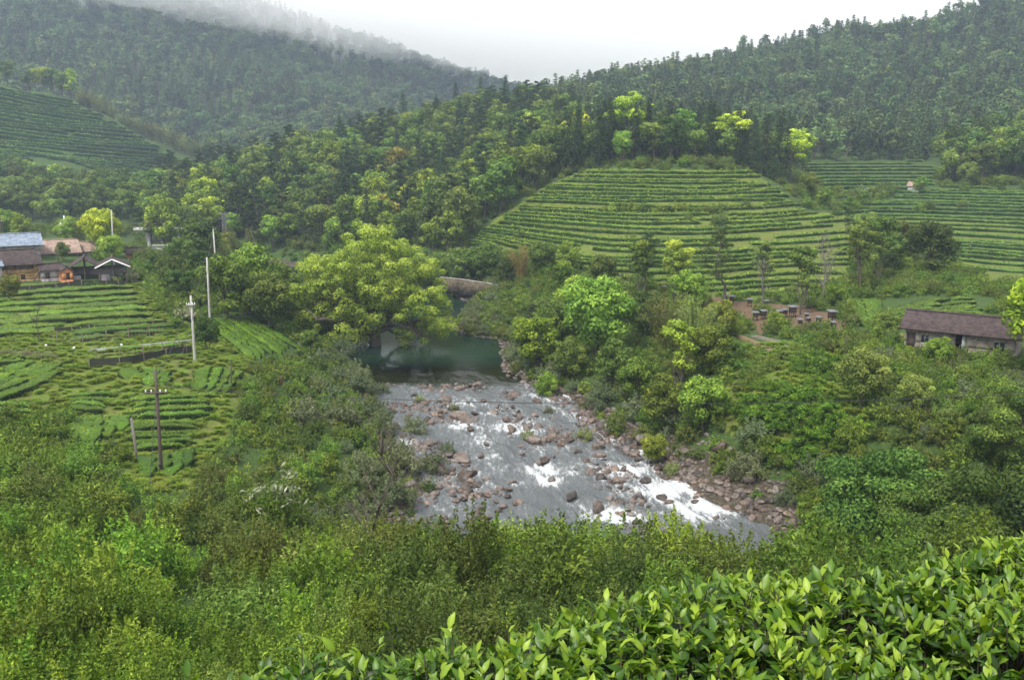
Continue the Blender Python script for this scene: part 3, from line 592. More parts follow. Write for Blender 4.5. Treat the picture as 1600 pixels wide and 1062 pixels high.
X, Y, Z = X[k], Y[k], Z[k]; u = rng.uniform(size=len(X)); idx = np.where(u < .22, rng.integers(5, 7, len(X)), rng.integers(0, 9, len(X)))
stuff('hill_woods', 'dark mixed woods covering the right hand mountain', P['far'], np.c_[X, Y, Z - .5], rng.uniform(.65, 1.25, len(X)), idx=idx)

DARK, BRT, YEL, RUST, NORM = (.74, .78, .8), (1.5, 1.5, 1.), (2.3, 1.9, .8), (1.7, 1.1, .85), (1, 1, 1)
protos = {}
def place_tree(kind, nm, x, y, s, label, cat, group, col=NORM, dz=-.3, rz=None):
    me = P[kind][random.randrange(len(P[kind]))]; key = (nm, me.name)
    o = bpy.data.objects.new(nm, me); COL.objects.link(o); o.location = (x, y, h(x, y) + dz); o.rotation_euler = (0, 0, random.uniform(0, 6.28) if rz is None else rz)
    o.scale = (s,) * 3; o.color = (*col, 1); return tag(o, label, cat, group)
# middle wooded hill: individual trees, nearest first up to 300 a kind, the rest one mass
X, Y = scatter(0, -150, 75, 186, 345, 5.4, 5); Z = H(X, Y); px, py = proj(X, Y, Z)
HB = [(240, 398), (300, 402), (460, 396), (600, 406), (700, 404), (745, 372), (800, 335), (860, 292), (905, 268), (905, 160), (560, 150), (240, 270)]
k = in_poly(px, py, HB) & ~near_river(X, Y, 3) & ~((px > 700) & (Y < 200) & in_poly(px, py, TERR))
X, Y, Z = X[k], Y[k], Z[k]; px, py = px[k], py[k]; o_ = np.argsort(Y); cnt = {'broadleaf_tree': 0, 'pine_tree': 0, 'fir_tree': 0}; rest = []
for i in o_:
    u = random.random(); v = random.random(); side = next(w for m, w in ((320, 'its far left foot'), (380, 'the lattice mast'), (440, 'the bamboo clumps'), (500, 'the camphor crown, left side'), (560, 'the camphor crown, centre left'), (620, 'the camphor crown, centre right'), (680, 'the camphor crown, right side'), (740, 'the river wall'), (800, 'the left tea terraces'), (9e9, 'the top tea terraces')) if px[i] < m); lev = 'lowest rank' if Y[i] < 208 else 'lower slope' if Y[i] < 228 else 'mid slope' if Y[i] < 250 else 'upper slope' if Y[i] < 278 else 'crest'
    if u < .76:
        nm = 'broadleaf_tree'; c, w_ = (BRT, 'bright green') if v < .26 else (YEL, 'yellow green') if v < .34 else (RUST, 'rusty brown') if v < .37 else (NORM, 'mid green') if v < .7 else (DARK, 'dark green'); kd = 'mid'
    elif u < .93: nm, c, w_, kd = 'pine_tree', DARK if v < .3 else NORM, 'dark pointed' if v < .3 else 'dull green', 'midpine'
    else: nm, c, w_, kd = 'fir_tree', NORM, 'dark narrow', 'midfir'
    s = random.uniform(.75, 1.3)
    if cnt[nm] >= 210 or (lev == 'crest' and py[i] > 300): rest.append((X[i], Y[i], Z[i] - .4, s, {'mid': 0, 'midpine': 7, 'midfir': 11}[kd] + random.randrange(4))); continue
    cnt[nm] += 1; d = '%s %s on the wooded hill, %s, above %s' % (w_, nm.replace('_', ' ').replace(' tree', ''), lev, side)
    place_tree(kd, nm, X[i], Y[i], s, d, nm.replace('_', ' '), d.replace('on the wooded', 'trees of the'), c)
rest = np.array(rest)
if len(rest): stuff('hill_crest_woods', 'dense treetops filling the crest of the middle hill', P['mid'] + P['midpine'] + P['midfir'], rest[:, :3], rest[:, 3], idx=rest[:, 4])
# stand of tall trees on the crown of the terraced hill
X, Y = scatter(0, 10, 95, 203, 262, 5.0, 6); Z = H(X, Y); px, py = proj(X, Y, Z)
k = (px > 835) & (px < 1255) & (py < 268) & ~((px > 1200) & (Y < 208)); n_ = 0
for x, y, p_ in sorted(zip(X[k], Y[k], px[k]), key=lambda q: q[1]):
    u = random.random(); front = 'front' if y < 218 else 'middle' if y < 236 else 'back'; wh = next(w for m, w in ((900, 'at its left end'), (960, 'left of the flat topped tree'), (1020, 'under the flat topped tree'), (1090, 'by the blue green layered tree'), (1160, 'by the gap tree'), (9e9, 'at its right end')) if p_ < m)
    if u < .5 or n_ > 150: place_tree('midfir', 'fir_tree', x, y, random.uniform(.8, 1.12), 'dark fir in the %s of the hilltop stand, %s' % (front, wh), 'fir tree', 'firs in the %s of the hilltop stand %s' % (front, wh), DARK if u < .3 else NORM)
    else: place_tree('mid', 'broadleaf_tree', x, y, random.uniform(.8, 1.1), 'round green tree in the %s of the hilltop stand, %s' % (front, wh), 'broadleaf tree', 'round trees in the %s of the hilltop stand %s' % (front, wh), NORM if u < .85 else BRT)
    n_ += 1
for i, (p_, q_, yy, s, lb) in enumerate([(985, 262, 212, 1.5, 'wide flat topped pale green tree rising over the firs above the terraces'), (1060, 260, 207, 1.1, 'layered blue green tree beside the widest flat topped one above the terraces'),
        (1135, 262, 206, 1.15, 'layered yellow green tree alone in the gap above the terraces'), (1236, 262, 210, 1.15, 'layered yellow green tree at the right end of the stand above the terraces')]):
    x = at(p_, q_, yy)[0]; place_tree('layer', 'layered_tree', x, yy, s, lb, 'layered tree', None, ((2.1, 2.1, 1.), (1.3, 1.7, 1.2), (2.9, 2.6, 1.1), (2.7, 2.5, 1.1))[i])
for p_, yy, s, lb in [(1195, 203, 1.0, 'darkest tall fir at the right shoulder of the terraced hill'), (1215, 200, 1.05, 'dark pointed fir standing foremost at the right shoulder of the terraced hill'), (1228, 204, .95, 'dark fir furthest right on the shoulder of the terraced hill')]:
    place_tree('midfir', 'fir_tree', at(p_, 262, yy)[0], yy, s, lb, 'fir tree', None, DARK)
# wooded knoll at the right edge
X, Y = scatter(0, 100, 200, 200, 268, 5.0, 7); Z = H(X, Y); px, py = proj(X, Y, Z)
k = (px > 1475) & (px < 1700) & (py < 292 - (1600 - px) * .02)
for x, y, pq in zip(X[k], Y[k], px[k]):
    kw = next(w for m, w in ((1520, 'at the left foot'), (1560, 'left of the middle'), (1600, 'near the picture edge'), (9e9, 'beyond the picture edge')) if pq < m) + (', front rank' if y < 218 else ', second rank' if y < 236 else ', back rank')
    u = random.random(); c, w_ = (BRT, 'bright green') if u < .15 else (NORM, 'mid green') if u < .5 else (DARK, 'dark green')
    place_tree('mid', 'knoll_tree', x, y, random.uniform(.8, 1.25), '%s tree on the wooded right knoll, %s' % (w_, kw), 'knoll tree', '%s trees on the right knoll %s' % (w_, kw), c)
# wood under the far terraced spur, behind the village
X, Y = scatter(0, -230, -70, 232, 325, 6.0, 8); Z = H(X, Y); px, py = proj(X, Y, Z)
k = in_poly(px, py, SPUR_FOREST) & (Y > 225)
for x, y, q, pq in zip(X[k], Y[k], py[k], px[k]):
    kw = next(w for m, w in ((40, 'above the blue roof, left'), (90, 'above the blue roof, right'), (130, 'above the roadside sign'), (170, 'above the pink roofs'), (215, 'left of the bridge'), (9e9, 'above the bridge')) if pq < m)
    u = random.random(); c, w_ = (BRT, 'bright green') if u < .18 else (NORM, 'mid green') if u < .6 else (DARK, 'dark green'); lv = 'lowest' if q > 330 else 'lower' if q > 310 else 'upper'
    place_tree('mid', 'village_wood_tree', x, y, random.uniform(.7, 1.1), '%s tree in the %s wood behind the village, %s' % (w_, lv, kw), 'woodland tree', '%s trees in the %s village wood %s' % (w_, lv, kw), c)
# trees along the skyline of the spur
for i, (p_, q_, yy, s) in enumerate([(45, 138, 408, 1.), (66, 143, 408, 1.35), (84, 160, 408, 1.2), (100, 172, 408, 1.1), (112, 184, 410, 1.25), (-10, 135, 410, 1.4), (12, 135, 408, 1.2)]):
    place_tree('mid', 'ridge_tree', at(p_, q_, yy)[0], yy, s, 'round tree on the skyline of the far terraced spur', 'ridge tree', 'trees on the skyline of the far terraced spur', YEL if i in (1, 4) else NORM)
for i in range(16):
    p_ = 130 + i * 12.; q_ = 195 + i * 4.4; place_tree('farbamboo', 'bamboo_clump', at(p_, q_, 425)[0], 425, random.uniform(.9, 1.3), 'pale feathery bamboo along the edge of the far terraced spur', 'bamboo', 'bamboo along the edge of the far terraced spur')
# ------------------------------------------------------------------ tea hedges
def hedge_meshes(name, pts, wid, hgt, leaf, dens, far, seed, zoff=-.12):
    """clipped tea hedge along a ground polyline: a rounded bumpy body and the leaves that cover it"""
    r = np.random.default_rng(seed); pts = np.asarray(pts, float); d = np.r_[0, np.cumsum(np.hypot(*np.diff(pts[:, :2], axis=0).T))]
    if d[-1] < .8: return None
    st = max(.35, leaf * 2.2); s = np.linspace(0, d[-1], max(3, int(d[-1] / st) + 1)); P_ = np.c_[[np.interp(s, d, pts[:, k]) for k in range(3)]].T
    tg = np.gradient(P_, axis=0); tg[:, 2] = 0; tg /= np.linalg.norm(tg, axis=1, keepdims=True) + 1e-9; nr = np.c_[-tg[:, 1], tg[:, 0], np.zeros(len(s))]
    a = np.array([-1., -1.05, -1., -.8, 0, .8, 1., 1.05, 1.]); b = np.array([-.25, .4, .82, .99, 1.03, .99, .82, .4, -.25]); m_ = len(a)
    end = np.clip(np.minimum(s, d[-1] - s) / (wid * .5) + .01, 0, 1) ** .5
    wv = wid / 2 * end * (.86 + .35 * (fbm(s / 2.2 + seed * 9.1, s * 0, o=3) - .25)); hv = hgt * (.04 + .96 * end) * (.82 + .4 * fbm(s / 1.9, s * 0 + seed * 3.3, o=3))
    V = P_[:, None] + nr[:, None] * (a[None, :] * wv[:, None])[..., None]; V[..., 2] += b[None] * hv[:, None] + zoff
    j = (fbm(V[..., 0] * 1.6, V[..., 1] * 1.6, V[..., 2] * 1.6, 3) - .5) * .75 * min(1, wid); V[..., 2] += j * .7; V[..., :2] += (j[..., None] * nr[:, None, :2]) * np.sign(a)[None, :, None]
    t = .0 + .5 * (b > .9)[None] + .5 * (fbm(V[..., 0] / 1.2, V[..., 1] / 1.2, o=3) - .5)  # self-shade put into the tint: dark sides, light top
    mb = MB(); n = len(s); mb.add(V, [(i * m_ + k, i * m_ + k + 1, (i + 1) * m_ + k + 1, (i + 1) * m_ + k) for i in range(n - 1) for k in range(m_ - 1)], t=np.clip(t * .8, 0, 1).ravel())
    N = int(d[-1] * (wid + hgt * 1.4) * dens); i = r.uniform(0, n - 1.001, N); k = r.uniform(0, m_ - 1.001, N); i0, k0 = i.astype(int), k.astype(int); fi, fk = (i - i0)[:, None], (k - k0)[:, None]
    c = (V[i0, k0] * (1 - fi) + V[i0 + 1, k0] * fi) * (1 - fk) + (V[i0, k0 + 1] * (1 - fi) + V[i0 + 1, k0 + 1] * fi) * fk
    bb = b[k0] * (1 - fk[:, 0]) + b[k0 + 1] * fk[:, 0]; aa = a[k0] * (1 - fk[:, 0]) + a[k0 + 1] * fk[:, 0]
    nn = nr[i0] * (aa * 1.1)[:, None] + np.array([0, 0, 1.]) * (.25 + bb)[:, None] + r.normal(size=(N, 3)) * .8
    patch = fbm(c[:, 0] / 1.5, c[:, 1] / 1.5, o=2) - .5
    mb.rhombs(c + nn * leaf * r.uniform(0, .55, (N, 1)), nn, leaf * r.uniform(.6, 1.3, N), .45, np.clip(.04 + .66 * sstep(.62, 1., bb) + patch * .6 * (bb > .6) + r.normal(size=N) * .16, 0, 1), 0, r)  # leaf tint: painted shade on the sides, pale new growth on top
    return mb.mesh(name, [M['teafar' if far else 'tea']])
nh = [0]
def hedge(pts, wid, hgt, leaf, dens, label, group, far=False, col=NORM):
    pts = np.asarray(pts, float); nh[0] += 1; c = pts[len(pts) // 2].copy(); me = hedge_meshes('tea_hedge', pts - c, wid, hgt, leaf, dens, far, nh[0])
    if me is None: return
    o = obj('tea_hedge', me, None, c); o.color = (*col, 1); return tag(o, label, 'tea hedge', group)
ORD = ['topmost', 'second', 'third', 'fourth', 'fifth', 'sixth', 'seventh', 'eighth', 'ninth', 'tenth', 'eleventh', 'twelfth', 'thirteenth', 'fourteenth', 'fifteenth', 'sixteenth', 'seventeenth', 'eighteenth', 'nineteenth', 'twentieth'] + ['%dth' % k for k in range(21, 90)]
def contour_rows(poly, x0, x1, y0, y1, levels, wid, hgt, leaf, dens, what, group, brk=.5, seg=60, far=True, col=NORM, jit=.35, seed=0):
    """rows that follow the contours of the slope inside a field"""
    xs = np.arange(x0, x1, 1.5); ys = np.arange(y0, y1, 1.); G = H(*np.meshgrid(xs, ys, indexing='ij')); r = random.Random(seed); rows = []
    for lv in levels:
        ln = []
        l_ = lv + (fbm(xs / 25 + lv * 3, xs * 0, o=2) - .5) * jit * 2
        for i in range(len(xs)):
            g = G[i] - l_[i]; kk = np.nonzero((g[:-1] < 0) & (g[1:] >= 0))[0]; best = None; prev = ln[-1][1] if ln and ln[-1] is not None else None
            for k in kk:
                y = ys[k] + g[k] / (g[k] - g[k + 1]); p_ = proj(xs[i], y, l_[i])
                if in_poly(*[np.array([float(q)]) for q in p_], poly)[0]: best = y if best is None or (prev is not None and abs(y - prev) < abs(best - prev)) else best
            if best is not None and prev is not None and abs(best - prev) > 4.5: ln.append(None)
            if best is None:
                if ln and ln[-1] is not None: ln.append(None)
            else: ln.append((xs[i], best, 0))
        ch, cur = [], []
        for q in ln + [None]:
            if q is None or (len(cur) > seg / 1.5 * .6 and r.random() < brk * .05):
                if len(cur) > 3: ch.append(cur)
                cur = [] if q is None else []
            else: cur.append(q)
        rows.append(ch)
    rows = [x for x in rows if x][::-1]; k = 0
    for ch in rows:
        k += 1
        for j, c_ in enumerate(ch):
            c_ = np.array(c_); c_[:, 2] = H(c_[:, 0], c_[:, 1]); part = '' if len(ch) == 1 else (' left end', ' middle', ' right end')[min(2, j if len(ch) > 2 else j * 2)]
            hedge(c_, wid * r.uniform(.8, 1.2), hgt * r.uniform(.85, 1.15), leaf, dens, '%s tea hedge down %s%s' % (ORD[k - 1], what, ',' + part + ' of the row' if part else ''), group, far, tuple(np.array(col) * r.uniform(.85, 1.15)))
    return k
TEAH = [(722, 378), (790, 335), (862, 285), (930, 266), (1178, 268), (1228, 300), (1262, 330), (1345, 345), (1352, 385), (1340, 420), (1300, 452), (1180, 470), (1100, 460), (980, 440), (850, 408), (780, 396)]
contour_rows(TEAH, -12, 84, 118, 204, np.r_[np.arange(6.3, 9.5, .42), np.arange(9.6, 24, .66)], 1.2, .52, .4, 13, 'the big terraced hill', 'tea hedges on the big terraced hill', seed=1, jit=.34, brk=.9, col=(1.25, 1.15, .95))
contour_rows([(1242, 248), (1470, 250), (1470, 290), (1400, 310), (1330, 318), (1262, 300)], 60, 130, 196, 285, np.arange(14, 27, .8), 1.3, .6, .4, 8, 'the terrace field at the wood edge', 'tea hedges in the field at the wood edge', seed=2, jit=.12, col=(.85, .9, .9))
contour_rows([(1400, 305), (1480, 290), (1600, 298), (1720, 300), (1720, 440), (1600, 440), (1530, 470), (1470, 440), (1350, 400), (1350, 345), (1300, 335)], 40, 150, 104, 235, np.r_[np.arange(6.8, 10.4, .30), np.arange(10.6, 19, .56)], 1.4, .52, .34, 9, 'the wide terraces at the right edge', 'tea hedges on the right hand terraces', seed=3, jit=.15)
def field(A, B, D, C, n, wid, hgt, leaf, dens, what, group, gap=.12, wob=1., far=False, col=NORM, t0=0, bend=0., breaks=.3, seed=0, ymax=260, hk=.62):
    """n rows between photo edges A-B (first row) and D-C (last row), laid on the ground"""
    r = random.Random(seed); A, B, C, D = [np.array(q, float) for q in (A, B, C, D)]
    for i in range(n):
        f = (i + .5) / n; s, e = A + (D - A) * f, B + (C - B) * f; a0, a1 = r.uniform(0, gap * .5), 1 - r.uniform(0, gap); cuts = [a0, a1]
        if r.random() < breaks: m_ = r.uniform(.3, .7); cuts = [a0, m_ - .012, m_ + .012, a1]
        for q in range(0, len(cuts), 2):
            u = np.linspace(cuts[q], cuts[q + 1], 14)[:, None]; pp = s + (e - s) * u; nrm = np.array([-(e - s)[1], (e - s)[0]]) / np.linalg.norm(e - s); pp = pp + nrm * (np.sin(u * 3.14) * bend + np.sin(u * 7 + i * 1.3) * wob)
            g = hits(pp, 20, ymax); g = g[~np.isnan(g[:, 0])]
            if len(g) > 3: hedge(g, wid * r.uniform(.85, 1.15), hgt * hk * r.uniform(.85, 1.1), leaf, dens, '%s tea hedge %s%s' % (ORD[i] if i else 'first', what, '' if len(cuts) == 2 else (', left half', ', right half')[q // 2]), group, far, tuple(np.array(col) * r.uniform(.82, 1.18)))
G1 = 'tea hedges in the broad field below the village'
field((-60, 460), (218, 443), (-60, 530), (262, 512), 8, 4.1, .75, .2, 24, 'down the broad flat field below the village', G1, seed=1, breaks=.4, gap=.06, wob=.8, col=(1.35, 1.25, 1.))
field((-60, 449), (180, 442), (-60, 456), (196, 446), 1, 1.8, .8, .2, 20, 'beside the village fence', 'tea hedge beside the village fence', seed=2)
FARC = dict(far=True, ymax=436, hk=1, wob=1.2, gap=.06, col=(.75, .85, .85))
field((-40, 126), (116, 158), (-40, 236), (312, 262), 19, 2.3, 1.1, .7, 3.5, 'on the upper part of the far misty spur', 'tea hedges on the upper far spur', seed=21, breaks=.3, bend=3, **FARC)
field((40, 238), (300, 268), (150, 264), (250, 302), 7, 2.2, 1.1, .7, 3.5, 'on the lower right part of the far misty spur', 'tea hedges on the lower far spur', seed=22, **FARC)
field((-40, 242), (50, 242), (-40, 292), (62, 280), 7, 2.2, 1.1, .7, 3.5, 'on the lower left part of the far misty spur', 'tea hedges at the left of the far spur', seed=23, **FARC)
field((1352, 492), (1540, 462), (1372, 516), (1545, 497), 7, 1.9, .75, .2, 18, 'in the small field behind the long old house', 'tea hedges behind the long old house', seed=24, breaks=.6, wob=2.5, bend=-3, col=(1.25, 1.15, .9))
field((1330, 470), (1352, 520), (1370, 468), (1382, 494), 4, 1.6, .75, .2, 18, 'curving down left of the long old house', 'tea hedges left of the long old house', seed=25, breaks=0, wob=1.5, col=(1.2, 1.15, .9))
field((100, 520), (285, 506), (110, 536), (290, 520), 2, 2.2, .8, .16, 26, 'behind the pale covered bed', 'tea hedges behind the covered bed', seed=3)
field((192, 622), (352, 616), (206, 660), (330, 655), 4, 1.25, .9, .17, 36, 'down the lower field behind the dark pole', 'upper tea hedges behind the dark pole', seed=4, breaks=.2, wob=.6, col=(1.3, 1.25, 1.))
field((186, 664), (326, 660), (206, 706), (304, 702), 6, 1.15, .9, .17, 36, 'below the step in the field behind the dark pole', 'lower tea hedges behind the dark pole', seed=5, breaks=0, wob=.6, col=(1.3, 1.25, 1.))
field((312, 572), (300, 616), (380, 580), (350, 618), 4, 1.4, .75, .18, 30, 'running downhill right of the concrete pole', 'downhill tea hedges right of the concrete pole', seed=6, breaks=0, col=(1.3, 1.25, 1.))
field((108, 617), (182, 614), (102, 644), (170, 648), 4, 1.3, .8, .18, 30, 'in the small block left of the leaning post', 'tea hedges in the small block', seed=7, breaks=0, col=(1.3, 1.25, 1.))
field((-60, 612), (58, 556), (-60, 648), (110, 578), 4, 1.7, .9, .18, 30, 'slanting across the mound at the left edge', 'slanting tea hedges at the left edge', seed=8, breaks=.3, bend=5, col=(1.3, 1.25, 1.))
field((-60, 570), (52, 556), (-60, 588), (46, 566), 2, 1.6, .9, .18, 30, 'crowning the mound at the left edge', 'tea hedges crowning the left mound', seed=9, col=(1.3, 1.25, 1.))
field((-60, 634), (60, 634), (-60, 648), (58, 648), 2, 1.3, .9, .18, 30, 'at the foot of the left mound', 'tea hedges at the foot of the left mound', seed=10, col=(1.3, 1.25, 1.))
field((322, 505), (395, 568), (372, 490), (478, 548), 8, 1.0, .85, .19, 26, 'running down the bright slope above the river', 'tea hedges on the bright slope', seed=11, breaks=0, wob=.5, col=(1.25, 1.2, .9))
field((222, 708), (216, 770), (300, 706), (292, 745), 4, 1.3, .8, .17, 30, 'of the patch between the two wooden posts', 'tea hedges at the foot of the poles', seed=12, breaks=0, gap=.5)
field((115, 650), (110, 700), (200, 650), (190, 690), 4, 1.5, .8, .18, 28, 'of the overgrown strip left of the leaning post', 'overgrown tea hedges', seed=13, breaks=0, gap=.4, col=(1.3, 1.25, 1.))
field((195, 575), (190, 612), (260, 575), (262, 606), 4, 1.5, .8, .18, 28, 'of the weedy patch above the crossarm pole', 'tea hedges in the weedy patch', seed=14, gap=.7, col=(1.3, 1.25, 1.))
def tea_bush(px_, py_, sx, sy, sz, rz, label, group, col, x=None, y=None):
    if x is None: x, y, _ = hit(px_, py_, ymin=20)
    o = bpy.data.objects.new('tea_bush', P['teabush'][random.randrange(4)]); COL.objects.link(o); place(o, (x, y, h(x, y) - .15), rz, (sx, sy, sz)); o.color = (*col, 1); return tag(o, label, 'tea bush', group)
for p_, q_, l_, lb in [(1252, 568, 1.2, 'dark clipped tea bush at the top left of the clump on the right bank'), (1276, 566, 1.3, 'dark clipped tea bush at the top of the clump on the right bank'), (1262, 584, 1.5, 'dark clipped tea bush on the left side of the clump'), (1286, 582, 1.5, 'longest dark clipped tea bush in the middle of the clump'), (1272, 602, 1.0, 'dark clipped tea bush at the foot of the clump'), (1302, 594, .9, 'brownish clipped tea bush at the right foot of the clump'), (1312, 574, 1.2, 'bright topped clipped tea bush right of the clump'), (1325, 582, .8, 'small clipped tea bush furthest right of the clump'), (1196, 610, 1.0, 'dark tea bush alone above the dense patch'), (1182, 606, .7, 'small dark tea bush left above the dense patch'), (1212, 556, .8, 'low tea bush beside the end of the footpath'), (1188, 574, .55, 'tiny round tea bush on the grassy clearing')]:
    tea_bush(p_, q_, l_ * .72, l_ * 1.1, l_ * .62, .5, lb, 'clipped tea bushes on the right bank', (1., 1.05, .9))
X, Y = scatter(0, 14, 32, 58, 80, .98, 31); px, py = proj(X, Y, H(X, Y)); k = in_poly(px, py, [(1138, 642), (1185, 622), (1240, 610), (1300, 628), (1356, 676), (1330, 716), (1262, 735), (1225, 712)])
for x, y, p_, q_ in zip(X[k], Y[k], px[k], py[k]):
    s = random.uniform(.75, 1.1); wh = ('upper' if q_ < 645 else 'middle' if q_ < 685 else 'lower') + (' left' if p_ < 1215 else ' centre' if p_ < 1275 else ' right')
    tea_bush(0, 0, s, s * 1.15, s * random.uniform(.55, .8), random.uniform(0, 6), 'leafy dark green bush in the %s part of the dense slanting patch' % wh, 'bushes in the %s part of the dense patch' % wh, tuple(np.array((1., 1.15, .9)) * random.uniform(.85, 1.15)), x, y)

# ------------------------------------------------------------------ named trees and shrubs of the valley
def camphor():
    r = np.random.default_rng(55); g = hit(585, 532); base = np.array((at(585, 520, 118)[0], 118., 0)); base[2] = h(base[0], base[1]) - .3
    e = tag(empty('camphor_tree', tuple(base)), 'huge spreading yellow green tree leaning over the river pool', 'tree'); tr, cr = MB(), MB()
    k_ = 1.04
    tp = limb((0, 0, -.6), (-.4, 0, 5.2), r, 0, 4); tr.tube(tp, [.95, .8, .65, .58, .5], 10)
    targ = []
    k = 0
    # outline of the crown in metres from the trunk foot: (x, z, radius)
    env = [(-1., 8.0, 5.6), (-9.6, 7.2, 2.2), (-7.2, 9.2, 2.6), (6.8, 9.2, 2.8), (-.6, 11.2, 4.4), (2.6, 9.2, 5.2), (-4.6, 8.2, 4.4), (5.6, 7., 4.0), (-7.2, 6., 2.8), (8.2, 5.0, 2.6), (-3.0, 4.6, 3.6), (3.0, 6.2, 3.2), (7.6, 2.9, 1.7), (9.6, 2.6, 1.2), (-9.8, 4.6, 1.9), (4.6, 1.8, 1.3), (-6., 3.4, 2.7), (-8.6, 5.6, 2.2), (-1.8, 3.2, 2.2)]
    for x, z, R in env:
        nl = int(5 + R * R * 2.0)
        for i in range(nl):
            d = rdirs(1, r, .25)[0]; q = np.array([x, 0, z]) + d * np.array([R, min(R * 1.5, 6.), R]) * r.uniform(.72, 1.)
            q[2] *= 1.10; targ.append(q); rr = r.uniform(.6, 1.35); n = int(230 * rr ** 1.8); dd = rdirs(n, r, .7); c = q + dd * rr * np.array([1.05, 1.05, .85]) * r.uniform(.75, 1.08, (n, 1))
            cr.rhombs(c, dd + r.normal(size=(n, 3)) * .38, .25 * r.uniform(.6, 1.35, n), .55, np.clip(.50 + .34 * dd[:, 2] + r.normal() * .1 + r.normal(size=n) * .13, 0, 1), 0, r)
    for i, (x, z, R) in enumerate(env):
        b = tp[r.integers(1, 5)]; l = limb(b, (x * .8, r.normal() * 2, z - R * .2), r, .05, 5); tr.tube(l, np.linspace(.38, .12, 6), 7, cap=False)
        for q in targ[::5]:
            if np.hypot(q[0] - x, q[2] - z) < R: tr.tube(limb(l[r.integers(2, 6)], q, r, .05, 3), [.12, .08, .05, .03], 4, cap=False)
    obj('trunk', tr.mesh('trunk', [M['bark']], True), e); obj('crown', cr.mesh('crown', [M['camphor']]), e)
camphor()
def ntree(kind, nm, px, Y, s, label, cat='tree', group=None, col=NORM, py=None, part=('trunk', 'crown'), sz=None, dz=-.2):
    """a tree with its parts at photo column px and distance Y (or where photo point px, py meets the ground)"""
    if py is not None:
        x, y, z = hit(px, py, ymin=20)
    else: x, y = at(px, 500, Y)[0], Y
    z = h(x, y) + dz; ms = P[kind][random.randrange(len(P[kind]))]; e = tag(empty(nm, (x, y, z), random.uniform(0, 6.28)), label, cat, group); e.scale = (s, s, s * (sz or 1))
    for n_, me in zip(part, ms): o = obj(n_, me, e); o.color = (*col, 1)
    return e
GRN, LIME, GREY, OLV, DKG = (1.6, 1.5, 1.1), (2.0, 1.8, .9), (1.3, 1.25, 1.5), (1.5, 1.2, .9), (.6, .68, .7)
